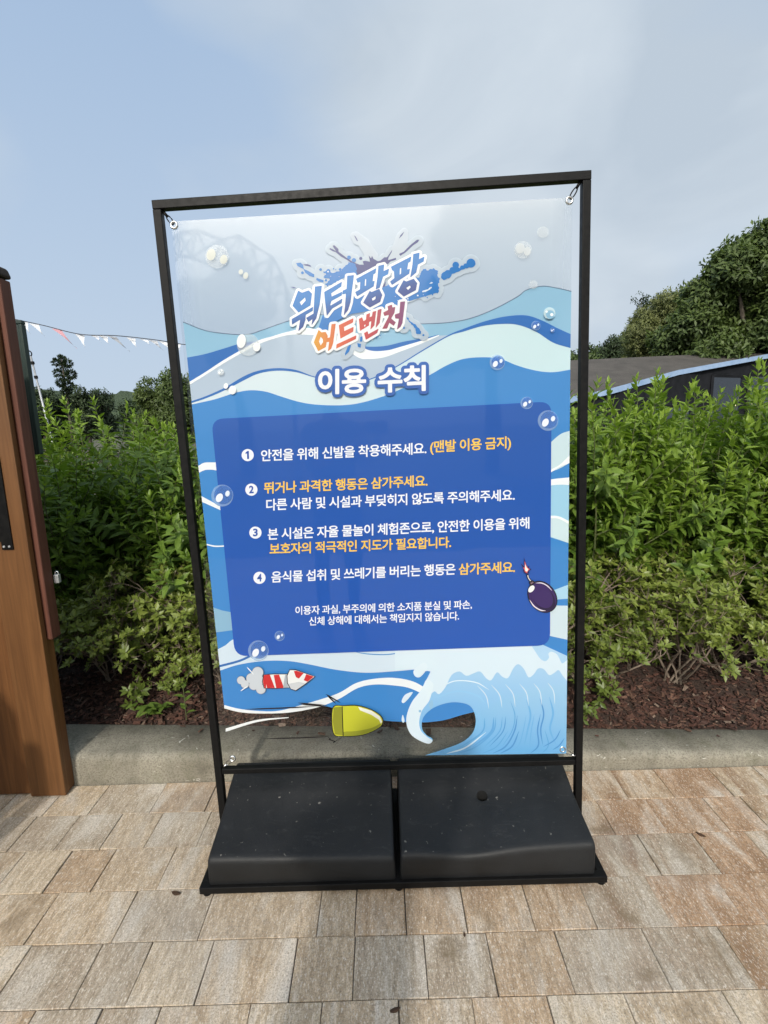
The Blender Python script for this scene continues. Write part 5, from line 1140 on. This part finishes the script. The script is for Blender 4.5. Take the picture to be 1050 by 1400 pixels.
make_tree('pale_tree', (X1, 21, 0), 'paler olive green tree left of the big tree behind the roof', cls, 2.0, .13, 560, 'pale_tree_leaf', 5, .2, None, .45)
X2 = at(885, 415, 26).x; cls = []
for i, (px, py, r) in enumerate(((876, 407, .3), (888, 412, .32), (900, 408, .28), (882, 418, .3), (895, 420, .3), (890, 435, .6))): q = at(px, py, 26); cls.append((q.x - X2, (i % 2) * .3, q.z, r, r, r * .6))
make_tree('twiggy_tree', (X2, 26, 0), 'thin dark twiggy tree top sticking up behind the pale tree', cls, 4.5, .16, 130, 'conifer_leaf', 6, .14)
for j, (px, top, Y_, wd, lab) in enumerate(((800, 474, 34, 34, 'dark bushy tree just right of the right sign post, on the wooded slope'), (835, 462, 38, 34, 'rounded dark tree on the wooded slope, second from the sign'), (862, 447, 42, 34, 'dark tree high on the wooded slope behind the pale tree'), (770, 480, 36, 36, 'dark tree on the slope partly hidden by the right sign post'), (905, 415, 46, 40, 'hazy dark tree on the ridge behind the pale tree'), (950, 385, 48, 50, 'tall dark tree on the ridge behind the big tree'))):
    q = at(px, top, Y_); k = Y_ / F_PX; r = wd * k * .5
    cls = [(cx_ * r, (i % 3 - 1) * r * .5, q.z - r * .7 - cz_ * r, r * .62, r * .62, r * .55) for i, (cx_, cz_) in enumerate(((0, -.15), (-.6, .35), (.6, .3), (-.2, .7), (.35, .8), (-.8, 1.2), (.8, 1.3), (0, 1.5), (-.5, 2.2), (.5, 2.3)))]
    make_tree('slope_tree', (q.x, Y_, 0), lab, cls, max(1, q.z * .4), .26, 120, 'conifer_leaf' if j % 2 else 'tree_leaf', 30 + j, .2, 'dark trees on the wooded slope at right', .2)
# left: a belt of dark trees
LT = [(52, 528, 30, 30, 'dark tree close behind the green panel, leftmost of the far belt'), (85, 540, 32, 32, 'dark round tree at the foot of the tall slender pine'), (112, 528, 31, 30, 'dense dark tree between the slender pine and the low gap'), (138, 533, 33, 24, 'small dark tree at the edge of the low gap in the belt'), (205, 520, 27, 36, 'bushy dark tree right of the low gap, left of the sign post'), (238, 506, 26, 40, 'tallest dark tree of the belt, just behind the left sign post'), (268, 508, 27, 40, 'dark tree of the belt seen beside the banner edge'), (180, 545, 30, 30, 'low dark bush-like tree in the gap of the belt'), (20, 530, 30, 40, 'dark tree hidden largely by the wooden gate post')]
for j, (px, top, Y_, wd, lab) in enumerate(LT):
    q = at(px, top, Y_); k = Y_ / F_PX; r = wd * k * .5; rg = random.Random(80 + j)
    cls = [(cx_ * r + rg.uniform(-.15, .15) * r, (i % 3 - 1) * r * .5, q.z - r * .55 - cz_ * r, r * .55, r * .55, r * rg.uniform(.42, .6)) for i, (cx_, cz_) in enumerate(((0, 0), (-.55, .4), (.55, .35), (-.15, .7), (.4, .8), (-.85, 1.1), (.85, 1.2), (0, 1.5), (-.5, 2.1), (.5, 2.2), (-.9, 2.6), (.9, 2.7), (0, 2.9), (-.5, 3.5), (.5, 3.6)))]
    make_tree('belt_tree', (q.x, Y_, 0), lab, cls, max(.8, q.z * .4), .22, 150, 'tree_leaf' if j in (4, 5, 6) else 'conifer_leaf', 60 + j, .18, 'belt of dark trees beyond the hedge at left', .15)
# tall slender pine with a bare trunk and a spike
q = at(86, 505, 28); PT = empty('slender_pine', (0, 0, 0), 'tall slender tree with a clumped top on a bare trunk, above the far belt', 'tree'); lv = Leaves(); mb = MB(); rg = random.Random(77)
mb.tube([(0, 0, 0), (.03, 0, q.z * .6), (0, 0, q.z + .55)], [.10, .07, .03], 6); mb.tube([(0, 0, q.z + .5), (0, 0, at(86, 484, 28).z)], .012, 4)
for (dx, z_, r) in ((0, q.z + .50, .17), (-.30, q.z + .36, .16), (.30, q.z + .30, .17), (.05, q.z + .16, .15), (-.30, q.z - .18, .17), (.38, q.z - .28, .22), (.1, q.z - .42, .18), (.12, q.z - .85, .24), (-.2, q.z - .7, .2), (.0, q.z - 1.15, .2), (-.05, q.z - 1.6, .15), (.05, q.z - 2.1, .18)):
    for i in range(int(5200 * r * r)):
        v = Vector((rg.gauss(0, 1), rg.gauss(0, 1), rg.gauss(0, 1))).normalized(); p = Vector((dx, 0, z_)) + v * r * rg.random() ** .4
        lv.add(p, v + Vector((0, 0, .2)), (rg.gauss(0, 1), rg.gauss(0, 1), 1), rg.uniform(.12, .19), .07, .1, rg.random() * .5)
link('crown', lv.mesh('crown', 'oval'), 'conifer_leaf', PT); mb.build('trunk', 'bark', PT, smooth=True); PT.location = (q.x, 28, 0)
# far hill and the wooded slope
def hill(name, pts, depth, mat):
    v = []; f = []
    for k in range(6):
        t = k / 5
        for (x, y, z) in pts: v.append((x, y + depth * (t - .5), -0.5 + (z + .5) * math.sin(math.pi * (0.02 + .96 * t)) + (0.6 * math.sin(x * .9 + k) + .4 * math.sin(x * 2.3)) * (z / 30)))
    n_ = len(pts)
    for k in range(5):
        for i in range(n_ - 1): f.append((k * n_ + i, k * n_ + i + 1, (k + 1) * n_ + i + 1, (k + 1) * n_ + i))
    me = bpy.data.meshes.new(name); me.from_pydata(v, [], f); tag(link(name, me, mat, smooth=True), kind='structure')
hp = spl([tuple(at(px, py, 190))[::2] for px, py in ((-60, 520), (40, 528), (110, 538), (150, 540), (180, 534), (230, 536), (330, 530), (480, 524), (620, 515), (760, 490), (900, 450), (1200, 380))], 10)
hill('hill', [(x, 190, z) for x, z in hp], 60, 'hill_forest')
hp = spl([tuple(at(px, py, 60))[::2] for px, py in ((690, 530), (740, 505), (790, 486), (840, 462), (900, 425), (960, 385), (1060, 330), (1200, 290))], 8)
hill('wooded_slope', [(x, 60, z) for x, z in hp], 16, 'hill_forest')

# ------------------------------------------------------------------ building at the right
BD = empty('building', (7, 16, 0), 'low building with a grey shingle roof and blue-white gutter behind the right hedge', 'building')
a_, b_ = -3.0, 0.30
def onroof(px, py):
    d = ray(px, py); dz = d[2] / d[1]; dx = d[0] / d[1]; Y_ = a_ / (dz - b_); return Vector((dx * Y_, Y_, CAM_H + a_ + b_ * Y_))
E0 = onroof(700, 560); E1 = onroof(830, 533); E2 = onroof(925, 507); E3 = onroof(1050, 484.5); E4 = onroof(1250, 455)
Rl = onroof(640, 500); Rr_ = onroof(1050, 480.5); Rrr = onroof(1260, 470)
ev_ = [E0, E1, E2, E3, E4]; rv = [Rl, onroof(783, 492.5), onroof(900, 487), Rr_, Rrr]
g = MB(); dn = Vector((0, 0, -.12))
for i in range(4):
    q = [ev_[i], ev_[i + 1], rv[i + 1], rv[i]]
    g.add([*q, *[p + dn for p in q]], [(0, 1, 2, 3), (7, 6, 5, 4)] + ([(0, 3, 7, 4)] if i == 0 else []) + ([(1, 5, 6, 2)] if i == 3 else []) + [(2, 6, 7, 3)])
g.build('roof', 'shingle', BD)
g = MB()
for i in range(4):
    g.beam(ev_[i] + Vector((0.02, -.05, -.05)), ev_[i + 1] + Vector((0.02, -.05, -.05)), .13, .06, up=(0, 1, 0))
g.build('gutter', 'gutter_metal', BD)
g = MB()
inw = Vector((.9, 1.0, 0)); wl = []
for p in ev_: wl.append(Vector((p.x + 1.0, p.y + .55, 0)))
for i in range(4):
    p, q = wl[i], wl[i + 1]; zt = [min(ev_[i].z, 10) - .14 + .2, ev_[i + 1].z - .14 + .2]; nn = Vector((q.y - p.y, -(q.x - p.x), 0)).normalized() * -.15
    g.add([(p.x, p.y, -.1), (q.x, q.y, -.1), (q.x, q.y, zt[1]), (p.x, p.y, zt[0]), (p.x + nn.x, p.y + nn.y, -.1), (q.x + nn.x, q.y + nn.y, -.1), (q.x + nn.x, q.y + nn.y, zt[1]), (p.x + nn.x, p.y + nn.y, zt[0])], [(0, 1, 2, 3), (7, 6, 5, 4)])
g.build('wall', 'dark_wall', BD)
# windows on the wall that faces the hedge
def on_wall(i, t, z, off=.03):
    p = wl[i].lerp(wl[i + 1], t); nn = Vector((wl[i + 1].y - wl[i].y, -(wl[i + 1].x - wl[i].x), 0)).normalized() * off; return Vector((p.x + nn.x, p.y + nn.y, z))
for (i, t0, t1, z0, z1) in ((2, .12, .46, 1.1, 2.55), (2, .54, .95, 1.1, 2.6), (3, .05, .45, 1.1, 2.8), (1, .2, .85, 1.0, 1.7)):
    g = MB(); q = [on_wall(i, t0, z0), on_wall(i, t1, z0), on_wall(i, t1, z1), on_wall(i, t0, z1)]
    for k in range(4): g.beam(q[k], q[(k + 1) % 4], .07, .07, up=(.3, 1, .2))
    wf_ = g.build('window', 'dark_wall', BD)
    g = MB(); g.add(q, [(0, 1, 2, 3)]); po = g.build('pane', 'window_glass', BD); po.parent = wf_
# inside lamps seen through the window: a string of small bulbs under the eave
LS = empty('lamp_string', tuple(on_wall(2, .5, 2.0, .3)), 'string of tiny warm lamps glowing under the eave of the dark building', 'lights')
g = MB(); pts = []
for j, (px, py) in enumerate(((969, 543), (996, 537), (995, 548), (1005, 554), (1028, 552), (978, 556), (1042, 548))):
    p = Vector(PY(px, py, on_wall(2, .5, 2.0, .3).y)); pts.append(p); b = MB(); b.tube([p - Vector((0, 0, .022)), p, p + Vector((0, 0, .022))], [.008, .022, .008], 8); b.build('bulb', 'lamp_glow', LS, smooth=True)
pts.sort(key=lambda v: v.x); g.tube(pts, .006, 4); g.build('cable', 'string_dark', LS)

# ------------------------------------------------------------------ bunting and the thin mast at the left
bp_ = spl([PY(18, 436, 9), PY(60, 445, 8.95), PY(110, 457, 8.9), PY(160, 459, 8.85), PY(215, 465, 8.8), PY(262, 472, 8.75), PY(330, 473, 8.7)], 8)
BT = empty('bunting', bp_[0], 'string of small white and pinkish pennants hanging across the sky at left', 'bunting')
g = MB(); g.tube(bp_, .007, 5); g.build('cord', 'string_dark', BT)
rg = random.Random(21); flags = []
for (px, L, c_, sway) in ((30, .20, (.6, .62, .66), .5), (45, .2, (.62, .64, .68), .7), (76, .30, (.52, .28, .32), .8), (108, .20, (.6, .62, .66), .35), (128, .1, (.6, .62, .68), .9), (140, .14, (.62, .64, .68), .6), (152, .24, (.32, .34, .38), .9), (178, .16, (.6, .62, .66), .5), (196, .10, (.6, .62, .66), .9), (208, .16, (.42, .44, .48), .8), (222, .12, (.62, .64, .68), .7), (240, .12, (.6, .62, .66), .5)):
    y_ = np.interp(px, (18, 60, 110, 160, 215, 262), (436, 445, 457, 459, 465, 472)); p = Vector(PY(px, float(y_), 8.9)); w_ = .13; L *= 1.1
    v = []; f = []; N_ = 6
    for k in range(N_ + 1):
        t = k / N_; cx_ = sway * L * (t ** 1.2) * 1.25; cz_ = -L * t * (1 - .35 * sway * (1 - t)); hw = w_ * (1 - t) * .5 + .004
        v += [(p.x + cx_ - hw, p.y + .03 * math.sin(5 * t), p.z + cz_), (p.x + cx_ + hw, p.y + .04 * math.cos(4 * t), p.z + cz_ - .02)]
    for k in range(N_): f.append((2 * k, 2 * k + 1, 2 * k + 3, 2 * k + 2))
    o0 = BT.location; me = bpy.data.meshes.new('pennant'); me.from_pydata([(x - o0.x, y - o0.y, z - o0.z) for x, y, z in v], [], f)
    me.attributes.new('tint', 'FLOAT_COLOR', 'FACE').data.foreach_set('color', [*c_, 1] * N_); link('pennant', me, 'pennant_cloth', BT, smooth=True)
a = Vector(PY(42, 487, 6)); b = Vector(PY(66, 582, 6)); d = (b - a).normalized(); e = a + d * ((a.z + .05) / -d.z)
MS = empty('mast', tuple(e), 'thin leaning white pole with a hooked top, rising behind the hedge near the gate', 'pole')
g = MB(); g.tube([a, e], .011, 8); g.build('pole', 'galvanised', MS, smooth=True)
g = MB(); g.torus(a + Vector((-.015, 0, .03)), (0, 1, .2), .03, .007, 14, 6); g.build('hook', 'black_steel', MS, smooth=True)
for t0, t1, r in ((.06, .09, .022), (.22, .25, .02)):
    g = MB(); g.tube([a + d * t0, a + d * t1], r, 8); g.build('collar', 'black_steel', MS)

# ------------------------------------------------------------------ the person taking the picture: their shade falls over the paving and the weights
def skin_body(name, joints, bones, mat, parent, sub=2):
    me = bpy.data.meshes.new(name); me.from_pydata([j[:3] for j in joints], bones, []); o = bpy.data.objects.new(name, me); COL.objects.link(o)
    md = o.modifiers.new('skin', 'SKIN'); md.use_smooth_shade = True
    if not me.skin_vertices: me.skin_vertices.new(name='')
    for v, j in zip(me.skin_vertices[0].data, joints): v.radius = (j[3], j[4] if len(j) > 4 else j[3])
    me.skin_vertices[0].data[0].use_root = True
    sb = o.modifiers.new('sub', 'SUBSURF'); sb.levels = sub; sb.render_levels = sub
    dg = bpy.context.evaluated_depsgraph_get(); dg.update(); m2 = bpy.data.meshes.new_from_object(o.evaluated_get(dg)); bpy.data.objects.remove(o)
    m2.polygons.foreach_set('use_smooth', [True] * len(m2.polygons)); return link(name, m2, mat, parent)
m = mk('skin_tone'); f = m.noise(18, 3, vec=m.coord()); m.base(m.ramp(f, [(0.3, (0.42, 0.24, 0.16)), (0.7, (0.52, 0.31, 0.21))])); m.set(Roughness=0.55)
m = mk('shirt_cloth'); m.base(m.ramp(m.noise(200, 2, vec=m.coord()), [(0.3, (0.10, 0.11, 0.13)), (0.7, (0.16, 0.17, 0.19))])); m.set(Roughness=0.9)
m = mk('trouser_cloth'); m.base(m.ramp(m.noise(200, 2, vec=m.coord()), [(0.3, (0.03, 0.035, 0.05)), (0.7, (0.06, 0.065, 0.08))])); m.set(Roughness=0.9)
m = mk('hair_dark'); m.base(m.ramp(m.noise(90, 3, vec=m.coord((1, 1, .2))), [(0.3, (0.008, 0.007, 0.006)), (0.7, (0.02, 0.017, 0.014))])) if False else m.base((0.012, 0.010, 0.009)); m.set(Roughness=0.5)
PX, PYY = -0.34, -0.42
PE = empty('person', (PX, PYY, 0), 'person taking the picture, standing before the stand, whose shade falls on the pavers', 'person')
J = [(0, 0, .92, .15, .11), (0, .0, 1.08, .135, .10), (0, -.01, 1.25, .16, .105), (0, 0, 1.37, .13, .08), (0, .01, 1.45, .052), (0, .02, 1.50, .052), (0, .025, 1.56, .078, .09), (0, .02, 1.63, .078, .09), (0, .015, 1.69, .05),
     (.09, 0, .86, .088), (.105, .01, .50, .055), (.11, -.01, .46, .052), (.115, -.02, .10, .036), (.12, .02, .05, .038), (.13, .14, .03, .03),
     (-.09, 0, .86, .088), (-.105, .01, .50, .055), (-.11, -.01, .46, .052), (-.115, -.02, .10, .036), (-.12, .02, .05, .038), (-.13, .14, .03, .03),
     (.17, 0, 1.38, .052), (.21, .05, 1.13, .040), (.25, .14, 1.17, .034), (.33, .285, 1.345, .023), (.345, .30, 1.375, .028, .014),
     (-.17, 0, 1.38, .052), (-.16, .10, 1.14, .040), (-.05, .18, 1.17, .034), (.21, .285, 1.335, .023), (.235, .30, 1.365, .028, .014)]
B = [(0, 1), (1, 2), (2, 3), (3, 4), (4, 5), (5, 6), (6, 7), (7, 8), (0, 9), (9, 10), (10, 11), (11, 12), (12, 13), (13, 14), (0, 15), (15, 16), (16, 17), (17, 18), (18, 19), (19, 20), (3, 21), (21, 22), (22, 23), (23, 24), (24, 25), (3, 26), (26, 27), (27, 28), (28, 29), (29, 30)]
for base, sx in ((25, 1), (30, -1)):                                    # five bent fingers close round each side of the phone
    bx, by, bz = J[base][:3]
    for k in range(4):
        n0 = len(J); L = (.026, .030, .028, .022)[k]; z0 = bz + .012 + .017 * k - .01
        J += [(bx + sx * .006, by + .012, z0, .0085), (bx + sx * .004, by + .012 + L * .8, z0 + .004, .0075), (bx - sx * .012, by + .012 + L * 1.15, z0 + .006, .0068)]
        B += [(base, n0), (n0, n0 + 1), (n0 + 1, n0 + 2)]
    n0 = len(J); J += [(bx - sx * .004, by - .012, bz + .012, .0095), (bx - sx * .018, by - .006, bz + .034, .008), (bx - sx * .026, by + .002, bz + .050, .007)]; B += [(base, n0), (n0, n0 + 1), (n0 + 1, n0 + 2)]
for x, y, z, r in ((0, .118, 1.595, .011), (.088, .01, 1.60, .014), (-.088, .01, 1.60, .014), (0, .10, 1.545, .018)):      # nose, ears, chin
    J.append((x, y, z, r)); B.append((6, len(J) - 1))
bodyo = skin_body('body', J, B, 'skin_tone', PE)
def shell(name, keep, mat, off, cuts=()):
    me = bodyo.data.copy(); me.name = name; bm = bmesh.new(); bm.from_mesh(me)
    for co, no in cuts: bmesh.ops.bisect_plane(bm, geom=bm.verts[:] + bm.edges[:] + bm.faces[:], plane_co=co, plane_no=no)
    bm.normal_update()
    bmesh.ops.delete(bm, geom=[f for f in bm.faces if not keep(f.calc_center_median())], context='FACES')
    left = set(bm.faces); best = []                                    # keep the one largest connected piece
    while left:
        st = [left.pop()]; isl = list(st)
        while st:
            f = st.pop()
            for e in f.edges:
                for q in e.link_faces:
                    if q in left: left.discard(q); st.append(q); isl.append(q)
        if len(isl) > len(best): best = isl
    bs = set(best); bmesh.ops.delete(bm, geom=[f for f in bm.faces if f not in bs], context='FACES')
    for v in bm.verts: v.co += v.normal * off
    bm.to_mesh(me); bm.free(); me.materials.clear(); return link(name, me, mat, PE, smooth=True)
shell('shirt', lambda c: .93 < c.z < 1.44 and (c.y < .06 or (abs(c.x) < .17 and c.y < .15 and c.z < 1.43)) and not (c.z < 1.2 and abs(c.x) > .175), 'shirt_cloth', .014, [((0, 0, .93), (0, 0, 1)), ((0, 0, 1.44), (0, 0, 1)), ((0, .06, 0), (0, 1, 0)), ((0, 0, 1.2), (0, 0, 1))])
shell('trousers', lambda c: .075 < c.z < .99 and c.y < .14, 'trouser_cloth', .010, [((0, 0, .99), (0, 0, 1)), ((0, 0, .075), (0, 0, 1))])
for sx in (-1, 1): shell('shoe', lambda c: c.z < .10 and c.x * sx > 0, 'hair_dark', .013, [((0, 0, .10), (0, 0, 1))])
shell('hair', lambda c: c.z > 1.655 or (c.z > 1.535 and c.y < .0), 'hair_dark', .014, [((0, 0, 1.655), (0, 0, 1)), ((0, 0, 1.535), (0, 0, 1)), ((0, 0, 0), (0, 1, 0))])
for sx in (-1, 1):
    g = MB(); g.tube([(PX + sx * .031, PYY + .098, 1.618), (PX + sx * .031, PYY + .106, 1.618)], [.011, .007], 10); g.build('eye', 'hair_dark', PE, smooth=True)
g = MB(); g.tube([(PX - .024, PYY + .103, 1.563), (PX, PYY + .112, 1.561), (PX + .024, PYY + .103, 1.563)], .004, 6); g.build('mouth', 'red_board', PE, smooth=True)
PH = empty('smartphone', (-.04, -.105, 1.39), 'black smartphone held up in both hands to take the picture', 'phone')
g = MB(); g.box((-.118, -.112, 1.352), (.038, -.104, 1.43)); g.build('case', 'black_plastic', PH, bevel=.003)
g = MB(); g.box((-.113, -.1125, 1.356), (.033, -.1122, 1.426)); g.build('screen', 'window_glass', PH)
